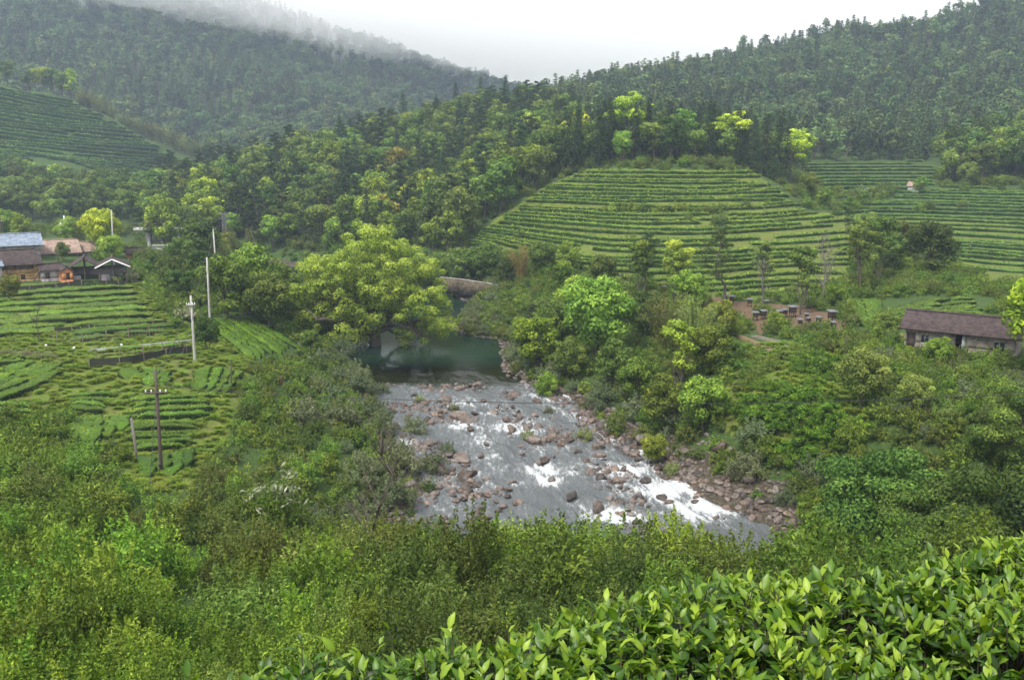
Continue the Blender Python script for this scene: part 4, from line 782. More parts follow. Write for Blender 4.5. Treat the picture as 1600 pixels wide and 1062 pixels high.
for a in [  # kind, name, px, Y, scale, label, colour
    ('near', 'broadleaf_tree', 355, 112, .95, 'round bright green tree beside the tall concrete pole left of the camphor', GRN),
    ('near', 'broadleaf_tree', 392, 118, 1.1, 'wide bright green tree at the back of the group left of the camphor', GRN),
    ('near', 'broadleaf_tree', 420, 112, .85, 'small dark green tree in front of the group left of the camphor', NORM),
    ('near', 'broadleaf_tree', 440, 124, .9, 'green tree touching the left side of the great camphor', NORM),
    ('near', 'broadleaf_tree', 325, 135, .8, 'dark tree behind the tall concrete pole', DKG),
    ('bamboo', 'bamboo_clump', 385, 165, 1.0, 'yellowish bamboo clump below the lattice mast', NORM),
    ('bamboo', 'bamboo_clump', 362, 172, .8, 'low olive bamboo clump left under the lattice mast', NORM),
    ('near', 'broadleaf_tree', 345, 180, 1.0, 'dark olive tree standing in front of the lattice mast', OLV),
    ('near', 'broadleaf_tree', 246, 148, .5, 'dark dense tree right of the small orange house', DKG),
    ('near', 'broadleaf_tree', 292, 152, .75, 'dark round tree midway between orange house and concrete pole', NORM),
    ('near', 'broadleaf_tree', 318, 160, 1.1, 'round tree at the river bend behind the concrete poles', NORM),
    ('near', 'broadleaf_tree', 272, 128, .65, 'small dark bush tree beside the ochre bank', NORM),
    ('near', 'broadleaf_tree', 285, 122, .55, 'low dark bush tree by the field corner', DKG),
    ('near', 'broadleaf_tree', 170, 158, .95, 'yellow topped tree behind the open sheds', (2., 1.8, .8)),
    ('near', 'broadleaf_tree', 184, 150, .62, 'bright green tree right behind the white edged shed', GRN),
    ('near', 'broadleaf_tree', 108, 147, .45, 'dark green tree beside the pink tiled house', NORM),
    ('near', 'broadleaf_tree', 120, 182, .85, 'mid green tree on the bank above the pink roof', GRN),
    ('near', 'broadleaf_tree', 25, 190, .9, 'round tree above the blue roof, left', GRN),
    ('near', 'broadleaf_tree', 48, 186, .8, 'round tree above the blue roof, right', GRN),
    ('bamboo', 'bamboo_clump', 138, 182, 1., 'yellow green bamboo beside the white roadside sign', NORM),
    ('near', 'broadleaf_tree', 20, 116, .5, 'small shrubby tree in front of the ochre barn', OLV),
    ('near', 'broadleaf_tree', 690, 165, .85, 'green tree at the left end of the river wall', NORM),
    ('near', 'broadleaf_tree', 722, 160, .95, 'dark round tree on the river wall below the terraces', NORM),
    ('near', 'broadleaf_tree', 755, 158, .85, 'dark round tree standing second along the river wall', DKG),
    ('near', 'broadleaf_tree', 662, 172, .85, 'round tree just right of the camphor crown', NORM),
    ('bamboo', 'reed_clump', 815, 146, .72, 'dry pinkish reed clump at the right end of the river wall', (1.7, 1.1, 1.3)),
    ('near', 'broadleaf_tree', 846, 142, .7, 'grey green tree right of the dry reeds', NORM),
    ('slim', 'broadleaf_tree', 880, 120, .8, 'slender green tree on the right bank above the pool', GRN),
    ('near', 'broadleaf_tree', 838, 100, .82, 'yellow green tree overhanging the right side of the pool', LIME),
    ('near', 'broadleaf_tree', 935, 98, 1.15, 'large bright green tree on the right bank', (1.35, 1.3, 1.)),
    ('near', 'broadleaf_tree', 905, 112, .9, 'mid green tree behind the large bright one on the right bank', GRN),
    ('near', 'broadleaf_tree', 870, 108, .75, 'dark tree between the lime green and the large bright one', NORM),
    ('slim', 'broadleaf_tree', 1000, 118, .85, 'thin dusky tree under the left pine', OLV),
    ('bamboo', 'bamboo_clump', 1085, 90, .85, 'feathery olive bamboo clump on the right bank', NORM),
    ('bamboo', 'bamboo_clump', 1040, 96, .8, 'pale bamboo clump between the bright tree and olive bamboo', NORM),
    ('near', 'broadleaf_tree', 1075, 112, .65, 'round light green tree beside the right pine', GRN),
    ('slim', 'broadleaf_tree', 1055, 116, .85, 'slender green tree left of the right pine', GRN),
    ('near', 'broadleaf_tree', 1040, 78, .62, 'dense mid green tree at the water edge below the bamboo', GRN),
    ('near', 'broadleaf_tree', 1105, 74, .62, 'round dark green tree below the dirt path', GRN),
    ('slim', 'broadleaf_tree', 1188, 122, .75, 'thin grey tree behind the beehives', GREY),
    ('slim', 'broadleaf_tree', 1250, 108, .82, 'tree with a dark bare trunk over the beehives', NORM),
    ('slim', 'broadleaf_tree', 1338, 118, 1.0, 'tall narrow tree left of the dark round trees', NORM),
    ('slim', 'broadleaf_tree', 1368, 124, .95, 'tall narrow tree second from the left by the dark round trees', DKG),
    ('near', 'broadleaf_tree', 1445, 128, .95, 'large dark round tree on the terrace edge', DKG),
    ('near', 'broadleaf_tree', 1400, 142, .85, 'reddish brown topped tree on the terrace edge', (1.1, .85, .8)),
    ('near', 'broadleaf_tree', 1305, 112, .42, 'small yellow green tree at the right end of the beehives', LIME),
    ('near', 'broadleaf_tree', 1385, 133, .72, 'dark green tree under the reddish one', NORM),
    ('near', 'blossom_tree', 1388, 90, .42, 'white flowering bush at the left end of the long old house', None),
    ('near', 'sapling', 1472, 76, .42, 'leafy sapling in front of the long old house', GRN),
    ('near', 'broadleaf_tree', 1490, 216, .8, 'low round bush tree beneath the knoll, left', NORM),
    ('near', 'broadleaf_tree', 1540, 206, .55, 'low round bush tree beneath the knoll, right', NORM),
    ('near', 'broadleaf_tree', 1420, 212, .6, 'green round tree behind the pale hut', NORM),
    ('near', 'broadleaf_tree', 1250, 196, .75, 'olive round tree below the right shoulder of the hill', OLV),
    ('near', 'broadleaf_tree', 1275, 190, .6, 'pale green bush tree below the right shoulder of the hill', GRN),
    ('slim', 'broadleaf_tree', 1312, 168, .6, 'narrow dark tree standing in the terraces', DKG),
    ('near', 'broadleaf_tree', 1345, 160, .7, 'grey green tree in the middle of the right terraces', NORM),
    ('near', 'broadleaf_tree', 960, 90, .62, 'round mid green tree just below the large bright one', NORM), ('near', 'broadleaf_tree', 1000, 84, .60, 'green tree left of the bamboo at the water side', GRN), ('slim', 'broadleaf_tree', 1062, 82, .75, 'slim light green tree in front of the bamboo', (2.0, 1.9, 1.2)),
    ('near', 'broadleaf_tree', 1112, 84, .62, 'olive tree right of the bamboo by the path', OLV), ('near', 'broadleaf_tree', 1030, 73, .42, 'olive bush tree at the stony edge below the bamboo', OLV), ('near', 'broadleaf_tree', 890, 96, .55, 'dark bush tree at the pool outlet, right side', NORM),
    ('near', 'broadleaf_tree', 855, 92, .42, 'low pale bush tree at the top of the rapids, right side', GRN), ('near', 'broadleaf_tree', 1148, 84, .42, 'small dark tree left of the grassy clearing', NORM), ('near', 'broadleaf_tree', 1125, 97, .55, 'olive green tree beside the left end of the hives', OLV),
    ('near', 'broadleaf_tree', 1012, 104, .7, 'dusky tree behind the pale bamboo', DKG), ('near', 'broadleaf_tree', 965, 110, .75, 'grey green tree right behind the large bright one', GREY), ('near', 'broadleaf_tree', 795, 150, .55, 'dark bush tree on the river wall by the dry reeds', DKG),
    ('near', 'broadleaf_tree', 885, 138, .6, 'olive bush tree at the left foot of the terraces', OLV), ('near', 'broadleaf_tree', 940, 128, .6, 'dark bush tree at the foot of the terraces left of the pine', NORM), ('near', 'broadleaf_tree', 1215, 98, .35, 'low green bush tree in front of the hives', GRN),
    ('near', 'broadleaf_tree', 1355, 66, .55, 'grey green sapling tree above the big one on the right slope', GREY), ('near', 'broadleaf_tree', 1440, 64, .42, 'pale green tree between the big one and the old house', GREY),
    ('near', 'broadleaf_tree', 485, 106, .5, 'dark bush tree under the left of the camphor', NORM), ('near', 'broadleaf_tree', 320, 92, .5, 'dark round bush tree touching the concrete pole', DKG), ('near', 'broadleaf_tree', 455, 118, .7, 'mid green tree behind the left skirt of the camphor', GRN),
    ('near', 'broadleaf_tree', 1650, 74, 1.1, 'vivid yellow green tree at the right edge', (2.5, 2.3, .8)),
    ('near', 'broadleaf_tree', 1730, 68, 1.1, 'second vivid yellow green tree cut by the right edge', (2.5, 2.3, .8)),
    ('near', 'broadleaf_tree', 1400, 52, 1.3, 'big grey green tree in the middle of the right slope', (.95, 1.05, 1.05)),
    ('near', 'broadleaf_tree', 1335, 56, .7, 'olive green tree beside the rocky bank', OLV),
    ('near', 'broadleaf_tree', 1480, 49, 1.15, 'grey green tree right of the biggest one on the right slope', (.85, .95, .9)),
    ('near', 'broadleaf_tree', 1300, 58, .5, 'low brownish green tree at the river stones', OLV),
    ('near', 'broadleaf_tree', 1575, 46, 1.35, 'dark dense tree filling the right edge', DKG),
    ('near', 'broadleaf_tree', 1665, 44, 1.4, 'dark tree partly outside the right edge', DKG),
    ('near', 'broadleaf_tree', 1510, 43, .95, 'darkest tree low at the right', (.5, .6, .55)),
    ('near', 'broadleaf_tree', 1610, 56, .9, 'dark green tree below the vivid yellow green pair', NORM),
    ('near', 'broadleaf_tree', 1420, 47, .6, 'low dark tree beneath the big grey green tree', DKG),
]:
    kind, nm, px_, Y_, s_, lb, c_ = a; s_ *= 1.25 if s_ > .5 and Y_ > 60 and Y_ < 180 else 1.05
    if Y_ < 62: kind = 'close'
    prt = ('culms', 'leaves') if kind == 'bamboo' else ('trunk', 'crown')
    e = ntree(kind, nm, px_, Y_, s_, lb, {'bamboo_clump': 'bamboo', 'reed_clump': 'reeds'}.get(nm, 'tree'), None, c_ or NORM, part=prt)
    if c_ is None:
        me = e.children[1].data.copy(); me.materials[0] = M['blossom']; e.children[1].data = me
ntree('pine', 'pine_tree', 1002, 118, .92, 'spreading pine in front of the terraced hill', 'pine tree', None)
ntree('pine', 'pine_tree', 1128, 112, 1.0, 'tall thin pine beside the beehive clearing', 'pine tree', None, OLV)
ntree('pine', 'pine_tree', 830, 118, .45, 'small scraggly pine above the pool', 'pine tree', None)
for i, (p_, q_, yy, s, lb) in enumerate([(1283, 440, 116, 1.1, 'tall leafless pale tree before the terraces'), (1295, 432, 122, .8, 'shorter leafless pale tree beside the tall one'), (600, 860, 42, .95, 'leafless twiggy sapling in front of the rapids'), (565, 800, 46, .5, 'small twiggy bare bush beside the leafless sapling'), (1190, 470, 114, .8, 'leafless grey tree at the beehive clearing'), (62, 548, 92, .45, 'bare brown shrub by the bamboo fence')]):
    x = at(p_, q_, yy)[0]; tag(obj('bare_tree', bare_mesh(500 + i, 8, 3.4, 'bark' if i in (2, 3, 5) else 'palebark'), None, (x, yy, h(x, yy)), 0, s), lb, 'bare tree')

# shrubs of the near slope: individual, nearest and largest first
def zone_of(px, py, y):
    if y < 60:
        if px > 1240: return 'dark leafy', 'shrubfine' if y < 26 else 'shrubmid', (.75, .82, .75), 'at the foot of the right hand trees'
        if y > 39 and px > 700: return 'bright green', 'shrubmid', (1.25, 1.3, .9), 'in front of the white rapids'
        if px > 600 and y < 39: return 'fine leaved olive', 'olivefine' if y < 26 else 'olivemid', (.92, .98, .88), 'behind the glossy tea hedge'
        if px > 330 and y < 34 and random.random() < .5: return 'leafy green', 'shrubfine' if y < 26 else 'shrubmid', (1.15, 1.22, .95), 'x'
        if px > 330 and y < 34: return 'dull olive green', 'olivefine' if y < 26 else 'olivemid', (1.05, 1.12, .9), 'in the middle of the near slope'
        if px > 330: return 'brownish green', 'olivemid', (1.1, 1., .9), 'between the white flowered bush and the river'
        if y < 22: return 'bright leafy', 'shrubfine', (1.25, 1.25, 1.), 'in the bottom left corner'
        return 'mid green', 'shrubfine' if y < 26 else 'shrubmid', (1.1, 1.18, .95), 'on the left of the near slope'
    return 'green', 'shrubmid', NORM, 'on the river bank'
X, Y = scatter(0, -42, 45, 8.2, 58, 2.05, 11); Z = H(X, Y); px, py = proj(X, Y, Z + 1)
k = (px > -120) & (px < 1720) & (py < 1150) & (sdf_poly(X, Y, RIVER) > .8) & ~((px > 205) & (px < 320) & (Y > 50)) & ~((Y < 7.6) & (px > 900))
k &= ~((Y > 50) & in_poly(px, py, PLAT)); k &= rng.uniform(size=len(X)) < np.where(Y > 30, .72, .95)
o_ = np.argsort(Y * rng.uniform(.9, 1.1, len(Y)) + 60 * ~k)[:int(k.sum())]; n_i = 0; rest = {}
for i in o_:
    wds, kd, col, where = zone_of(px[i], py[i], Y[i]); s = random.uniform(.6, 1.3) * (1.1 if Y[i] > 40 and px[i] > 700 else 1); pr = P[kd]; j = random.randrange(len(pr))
    if random.random() < .16: kd = {'shrubfine': 'olivefine', 'olivefine': 'shrubfine', 'shrubmid': 'olivemid', 'olivemid': 'shrubmid'}[kd]; pr = P[kd]; j %= len(pr)
    if Y[i] < 15: kd = 'vfine' if 'shrub' in kd else 'vfineolive'; pr = P[kd]; j %= len(pr); s = min(s, 1.)
    if n_i < 285:
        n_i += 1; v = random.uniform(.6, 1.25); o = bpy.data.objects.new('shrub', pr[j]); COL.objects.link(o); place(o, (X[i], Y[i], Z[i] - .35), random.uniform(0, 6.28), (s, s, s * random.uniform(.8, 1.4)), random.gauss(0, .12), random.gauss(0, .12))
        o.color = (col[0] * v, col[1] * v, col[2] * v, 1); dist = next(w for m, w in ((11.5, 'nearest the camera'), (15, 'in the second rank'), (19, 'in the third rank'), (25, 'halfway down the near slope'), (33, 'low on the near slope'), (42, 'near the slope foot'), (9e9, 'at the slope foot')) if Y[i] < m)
        where = next(w for m, w in ((60, 'at the left edge'), (200, 'left below the leaning post'), (330, 'below the crossarm pole'), (450, 'below the white flowered bush'), (560, 'left of the leafless sapling'), (680, 'below the leafless sapling'), (800, 'below the left of the rapids'), (930, 'below the middle of the rapids'), (1060, 'below the white water'), (1200, 'below the river bend'), (1320, 'below the stony bank'), (1460, 'below the grey green trees'), (9e9, 'at the right edge')) if px[i] < m); nm_ = '%s shrub %s, %s' % (wds, dist, where); tag(o, nm_, 'shrub', nm_.replace('shrub', 'shrubs'))
    else: rest.setdefault(kd, []).append((X[i], Y[i], Z[i] - .35, s))
for kd, a in rest.items():
    a = np.array(a); stuff('undergrowth', 'thick shrub cover on the lower part of the near slope', P[kd], a[:, :3], a[:, 3], tilt=.1)
# banks and verges: low undergrowth everywhere that is neither water, tea nor bare soil
X, Y = scatter(0, -75, 80, 42, 175, 1.4, 12); Z = H(X, Y); px, py = proj(X, Y, Z); dr = sdf_poly(X, Y, RIVER)
TEAR = [TEAH, [(-80, 440), (225, 438), (272, 515), (300, 500), (370, 486), (486, 548), (400, 575), (380, 600), (330, 710), (300, 770), (205, 768), (190, 700), (100, 700), (100, 655), (-80, 655)],
        [(1235, 556), (1335, 556), (1350, 672), (1250, 728), (1135, 642)], SOILP, [(1150, 520), (1245, 535), (1235, 560), (1150, 540)], [(1330, 470), (1540, 462), (1545, 498), (1420, 500), (1320, 510)], [(1480, 345), (1720, 300), (1720, 440), (1560, 445), (1500, 420)], [(1395, 495), (1620, 500), (1620, 572), (1395, 556)], [(-60, 370), (210, 370), (210, 440), (-60, 440)]]
k = frame(px, py, 80) & (dr > -.4 + 1.6 * sstep(950, 1060, px)) & (Y > 44)
for tp_ in TEAR: k &= ~(in_poly(px, py, tp_) & (Y < 205)) | ((tp_ is SOILP) & (rng.uniform(size=len(X)) < .14))
k &= ~((px > 205) & (px < 320) & (Y < 62)); k &= rng.uniform(size=len(X)) < .8
X, Y, Z, px, dr = X[k], Y[k], Z[k], px[k], dr[k]; kinds = P['small'] + P['willow'] + P['bankolive'] + P['bankgreen'] + P['straw']; n = len(X); u = rng.uniform(size=n); idx = rng.integers(0, 6, n)
idx = np.where((u < .25) & (dr < 5), 6 + rng.integers(0, 3, n), idx); idx = np.where((u > .25) & (u < .36), 9 + rng.integers(0, 4, n), idx); idx = np.where((u > .36) & (u < .62) & (dr > 2), 13 + rng.integers(0, 5, n), idx); idx = np.where((u > .955) & (dr < 14), 18 + rng.integers(0, 3, n), idx)
stuff('bank_undergrowth', 'mixed low bushes and dry grass covering the banks', kinds, np.c_[X, Y, Z - .15], rng.uniform(.55, 1.2, n) * (np.where(idx > 8, .72, 1.)), idx=idx, tilt=.12)
X, Y = scatter(0, 12, 50, 46, 80, 1.5, 21); Z = H(X, Y); px, py = proj(X, Y, Z); dr = sdf_poly(X, Y, RIVER)
k = (px > 1180) & (dr > 3) & ~in_poly(px, py, TEAR[2]) & ~in_poly(px, py, TEAR[7]) & ~in_poly(px, py, [(1120, 540), (1350, 520), (1350, 600), (1250, 600), (1130, 660)]); X, Y, Z = X[k], Y[k], Z[k]; n = len(X); u = rng.uniform(size=n); idx = np.where(u < .5, rng.integers(0, 5, n), np.where(u < .8, 5 + rng.integers(0, 4, n), 9 + rng.integers(0, 3, n)))
stuff('slope_undergrowth', 'tangled bushes covering the slope below the old house', P['bankgreen'] + P['bankolive'] + P['willow'], np.c_[X, Y, Z - .15], rng.uniform(.4, .85, n), idx=idx, tilt=.12)
# hill feet and terrace margins farther back
X, Y = scatter(0, -120, 140, 120, 245, 2.6, 13); Z = H(X, Y); px, py = proj(X, Y, Z); dr = sdf_poly(X, Y, RIVER)
k = frame(px, py) & (dr > 2)
for tp_ in TEAR[:1] + TEAR[3:] + [[(-80, 440), (225, 440), (272, 515), (-80, 530)], [(1242, 258), (1462, 258), (1462, 296), (1262, 305)], [(1400, 300), (1480, 292), (1720, 292), (1720, 445), (1500, 445), (1350, 380), (1330, 340)]]: k &= ~(in_poly(px, py, tp_) & (Y < 262)) | (rng.uniform(size=len(X)) < .03)
X, Y, Z = X[k], Y[k], Z[k]; n = len(X)
stuff('scrub', 'rough scrub along the hill feet and terrace margins', P['small'] + P['bankgreen'][:2] + P['bankolive'][:2], np.c_[X, Y, Z - .2], rng.uniform(.6, 1.25, n), tilt=.1)
# grass on the open ground of the fields
X, Y = scatter(0, -75, 60, 50, 136, .8, 14); Z = H(X, Y); px, py = proj(X, Y, Z)
k = (in_poly(px, py, [(200, 442), (262, 440), (290, 505), (400, 565), (380, 580), (300, 520), (255, 515)]) | in_poly(px, py, [(300, 500), (325, 500), (405, 572), (380, 580)]) | in_poly(px, py, [(-80, 530), (280, 505), (380, 575), (340, 700), (300, 775), (200, 775), (190, 690), (-80, 655)]) | in_poly(px, py, [(1130, 540), (1420, 530), (1430, 620), (1330, 680), (1240, 740), (1110, 650)])) & (rng.uniform(size=len(X)) < .75) & ~in_poly(px, py, [(1138, 642), (1185, 622), (1240, 610), (1300, 628), (1356, 676), (1330, 716), (1262, 735), (1225, 712)])
X, Y, Z = X[k], Y[k], Z[k]
stuff('grass', 'yellow green grass between the tea rows', P['tuft'], np.c_[X, Y, Z], rng.uniform(.45, .9, len(X)), tilt=.05)
# singled out shrubs
def shrub(kind, px_, Y_, s, label, col=NORM, nm='shrub', cat='shrub', sz=1., mat_=None, dz=-.25, py=None):
    if py is not None: x, y, _ = hit(px_, py, ymin=20)
    else: x, y = at(px_, 500, Y_)[0], Y_
    o = bpy.data.objects.new(nm, P[kind][random.randrange(len(P[kind]))]); COL.objects.link(o); z = h(x, y); 
    if sdf_poly(np.array([x]), np.array([y]), RIVER)[0] < 0: z = max(z, float(zwater(y)) + .02)
    place(o, (x, y, z + dz), random.uniform(0, 6.28), (s, s, s * sz)); o.color = (*col, 1)
    if mat_: me = o.data.copy(); me.materials[0] = M[mat_]; o.data = me
    return tag(o, label, cat)
shrub('shrubfine', 412, 50, 1.35, 'large bush topped with cream white blossom', (.8, .9, .8), sz=1.3)
shrub('small', 415, 50, 2.0, 'cream blossom spray crowning the large bush', nm='blossom_spray', mat_='blossom', dz=2.0)
shrub('small', 468, 82, 1.5, 'pale blossoming bush on the left bank', mat_='blossom', nm='blossom_bush'); shrub('small', 288, 108, 1.7, 'white blossoming bush behind the crossarm pole', mat_='blossom', nm='blossom_bush')
shrub('small', 205, 136, 1.9, 'white flowering bush in front of the white edged shed', mat_='blossom', nm='blossom_bush'); shrub('small', 1335, 214, 2.2, 'pale blossoming bush among the upper terraces', mat_='blossom', nm='blossom_bush')
for p_, q_, s, lb in [(470, 668, 1.25, 'large pale grey green willow bush on the left bank'), (530, 600, 1.0, 'grey green willow bush beside the foot of the pool'), (500, 612, .9, 'pale willow bush left of the pool foot'), (600, 618, .6, 'low willow bush on the gravel at the pool outlet'), (655, 640, .42, 'small green bush standing in the left shallows'),
                      (648, 686, .85, 'grey green bush on a stone islet at the left'), (710, 662, .4, 'low green bush on a mid river islet'), (912, 700, .6, 'bright green bush beside the big brown boulders'), (825, 712, .5, 'green bush on a rock in the centre of the rapids'), (858, 660, .42, 'low green bush among the central stones'),
                      (680, 740, .85, 'grey green bush in the lower left shallows'), (700, 724, .55, 'low bush next to the large brown boulder'), (1052, 738, .5, 'green bush on the right edge of the rapids'), (800, 560, .7, 'small bush where the pool meets the right bank'), (770, 505, .9, 'bush on the dark rock jutting into the pool'), (735, 508, .6, 'olive bush at the tip of the dark rock')]:
    shrub('willow', p_, 0, s, lb, GRN if 'bright' in lb or lb.startswith(('small green', 'green')) else NORM, py=q_)

for i in range(16):
    p_ = 945 + i * 12.5; o = shrub('small', p_, 0, random.uniform(1.0, 1.7), 'rough bush in the weedy strip halfway up the big terraced hill', (NORM, OLV, DKG)[i % 3], py=331 + random.uniform(-3, 3)); o['group'] = 'bushes in the strip halfway up the terraced hill'
for p_, q_, s, lb in [(1165, 325, 1.6, 'round bush standing alone among the upper right terraces'), (862, 300, 1.5, 'dark bush at the left shoulder of the terraces'), (812, 372, 1.8, 'green bush at the low left corner of the terraces'), (1220, 350, 1.3, 'small bush near the right end of the middle terraces')]: shrub('small', p_, 0, s, lb, py=q_)

# ------------------------------------------------------------------ boulders
RB = []
for a in [(696, 618, 30), (648, 614, 14), (718, 644, 34), (680, 644, 16), (722, 706, 40), (700, 702, 30), (730, 735, 38), (652, 688, 24), (832, 682, 30), (752, 708, 16), (792, 652, 16), (800, 664, 22), (805, 612, 18), (838, 623, 16), (862, 620, 18), (850, 714, 20), (842, 720, 14), (862, 746, 16), (892, 768, 28), (855, 640, 14), (874, 638, 12),
          (932, 690, 34), (938, 705, 28), (960, 728, 20), (975, 728, 18), (1010, 683, 44), (1030, 690, 24), (985, 660, 18), (916, 645, 18), (940, 640, 18), (950, 638, 16), (1008, 746, 26), (1034, 772, 24), (1046, 782, 18), (964, 746, 26), (940, 742, 20), (955, 748, 18), (1060, 745, 22), (1078, 745, 26), (1092, 770, 18), (1085, 780, 16), (958, 784, 20), (972, 798, 22), (986, 800, 18),
          (770, 640, 18), (742, 642, 14), (760, 690, 14), (735, 665, 16), (810, 640, 12), (822, 664, 16), (876, 690, 16), (902, 702, 14), (916, 716, 16), (1238, 838, 22), (1250, 826, 20), (1215, 812, 18), (1230, 800, 18), (1256, 842, 16), (1186, 778, 20), (1170, 766, 16), (1150, 772, 18), (1128, 776, 20), (1110, 762, 18), (1140, 760, 16),
          (640, 722, 18), (665, 740, 20), (690, 752, 24), (705, 762, 20), (725, 758, 26), (745, 752, 22), (760, 745, 18), (712, 778, 20), (735, 770, 18), (760, 768, 20), (780, 758, 22), (665, 770, 16), (680, 782, 18), (800, 748, 18), (640, 700, 14), (625, 680, 14)]: RB.append(a)
r5 = random.Random(9)
for n_, (ax_, ay_, bx_, by_, w_, s0, s1) in ((34, (810, 578, 930, 650, 10, 9, 17)), (34, (930, 655, 1045, 720, 14, 9, 20)), (40, (1045, 725, 1190, 790, 14, 10, 22)), (22, (1190, 790, 1265, 845, 14, 10, 20)), (34, (640, 720, 800, 775, 18, 8, 18)), (14, (750, 625, 860, 660, 10, 7, 12)), (12, (800, 690, 960, 740, 16, 7, 12)), (10, (560, 640, 620, 690, 12, 8, 14))):
    for i in range(n_):
        f = r5.random(); RB.append((ax_ + (bx_ - ax_) * f + r5.gauss(0, w_), ay_ + (by_ - ay_) * f + r5.gauss(0, w_ * .6), r5.uniform(s0, s1)))
RB = RB[:290]; gg = hits([(a[0], a[1] + a[2] * .2) for a in RB], 30, 150)
for (p_, q_, sz_), g in zip(RB, gg):
    if np.isnan(g[0]): continue
    x, y, z = g; inr = sdf_poly(np.array([x]), np.array([y]), RIVER)[0] < 0
    if inr: x, y, z = at_z(p_, q_ + sz_ * .2, float(zwater(y))); 
    s = sz_ / F * y * .55; o = bpy.data.objects.new('boulder', P['boulder'][r5.randrange(7)]); COL.objects.link(o)
    place(o, (x, y, z + s * (-.06 if inr else .12)), r5.uniform(0, 6.28), (s, s * r5.uniform(.8, 1.1), s * r5.uniform(.8, 1.15)), r5.gauss(0, .15), r5.gauss(0, .15))
    big = 'large' if sz_ > 25 else 'small' if sz_ < 14 else 'middling'; wr = next(w for m, w in ((620, 'at the pool outlet'), (650, 'in the upper rapids'), (680, 'in the upper middle rapids'), (710, 'in the middle rapids'), (745, 'in the lower middle rapids'), (775, 'in the lower rapids'), (9e9, 'in the last rapids')) if q_ < m); hz_ = next(w for m, w in ((640, 'by the left bank'), (700, 'by the willow islets'), (760, 'left of midstream'), (820, 'in midstream'), (880, 'right of midstream'), (940, 'by the bright green bush'), (1000, 'by the biggest boulder'), (1060, 'beside the main white water'), (1130, 'at the foot of the white water'), (1200, 'where the river bends'), (9e9, 'at the last stones on the right')) if p_ < m)
    if not inr: wr = 'on the dry edge ' + ('upstream' if q_ < 650 else 'halfway' if q_ < 720 else 'downstream')
    l_ = '%s brown boulder %s, %s' % (big, wr, hz_); tag(o, l_, 'boulder', l_.replace('boulder', 'boulders'))
X, Y = scatter(0, -30, 50, 44, 175, .55, 15); px, py = proj(X, Y, zwater(Y)); dr = sdf_poly(X, Y, RIVER); cl = fbm(X / 4 + 9, Y / 4, o=3)
bank = (dr > -1.0) & (dr < 1.8 + 2.5 * sstep(950, 1060, px)) & ((px > 780) | (Y < 70)) | (dr > -.8) & (dr < .6); inst = (dr < -1) & (Y < 97) & ((cl > .54) | ((px < 800) & (py > 715) & (cl > .42)))
k = (bank | inst) & (rng.uniform(size=len(X)) < .8); X, Y, dr = X[k], Y[k], dr[k]; Z = np.where(dr < 0, zwater(Y) - .02, H(X, Y))
stuff('river_stones', 'cobbles and small stones along the water edge', P['stone'], np.c_[X, Y, Z], rng.gamma(3., .075, len(X)) + .07, tilt=.4)

# white water breaks round and behind every boulder
_b = np.array([(o.location.x, o.location.y, o.scale[0]) for o in COL.objects if o.name.startswith('boulder')])
_add = np.zeros(WX.shape)
for bx, by, bs in _b:
    j0, j1 = np.searchsorted(wy, by - 4.5), np.searchsorted(wy, by + 1.6)
    if j1 <= j0: continue
    xx, yy = WX[j0:j1] - bx, WY[j0:j1] - by; al = xx * ax + yy * ay; cr_ = xx * ay - yy * ax
    wk = np.exp(-(cr_ / (bs * .8 + .12)) ** 2) * np.where(al > 0, np.exp(-al / (bs * 2.4 + .5)), np.exp(-(al / (bs * .9 + .1)) ** 2)); _add[j0:j1] = np.maximum(_add[j0:j1], wk * min(1, .4 + bs * .35))
water_mesh.attributes['foam'].data.foreach_set('value', (foam + .56 * _add * rap).astype(np.float32).ravel())
# ------------------------------------------------------------------ buildings
def tilemat(name, c, c2, rough=.85, metal=0):
    return plain(name, c, rough, .35, 2.2, metal, c2=c2, bump=.4, bscale=14)
M['darktile'] = tilemat('dark_clay_tiles', (.025, .018, .019), (.06, .042, .04)); M['pinktile'] = tilemat('pink_clay_tiles', (.20, .14, .11), (.29, .21, .17))
M['bluemetal'] = tilemat('blue_grey_sheet', (.13, .165, .22), (.20, .24, .30), .5, .2); M['plaster'] = plain('grey_plaster', (.22, .195, .20), .9, .3, .8, c2=(.31, .285, .285))
M['ochre'] = plain('ochre_mud_wall', (.38, .22, .09), .95, .25, 1.2, c2=(.55, .36, .17), bump=.4); M['orange'] = plain('orange_clay_wall', (.42, .18, .08), .95, .2, 1.4)
M['brickwall'] = plain('patchy_stone_wall', (.17, .13, .105), .95, .45, 1.1, c2=(.30, .27, .235), bump=.6, bscale=6); M['dark'] = plain('dark_opening', (.012, .011, .012), .9, .2)
M['white'] = plain('white_paint', (.70, .70, .70), .6, .08); M['frame'] = plain('window_frame', (.24, .26, .25), .6, .2); M['glass'] = plain('window_glass', (.03, .04, .045), .12, .1, spec=.6)
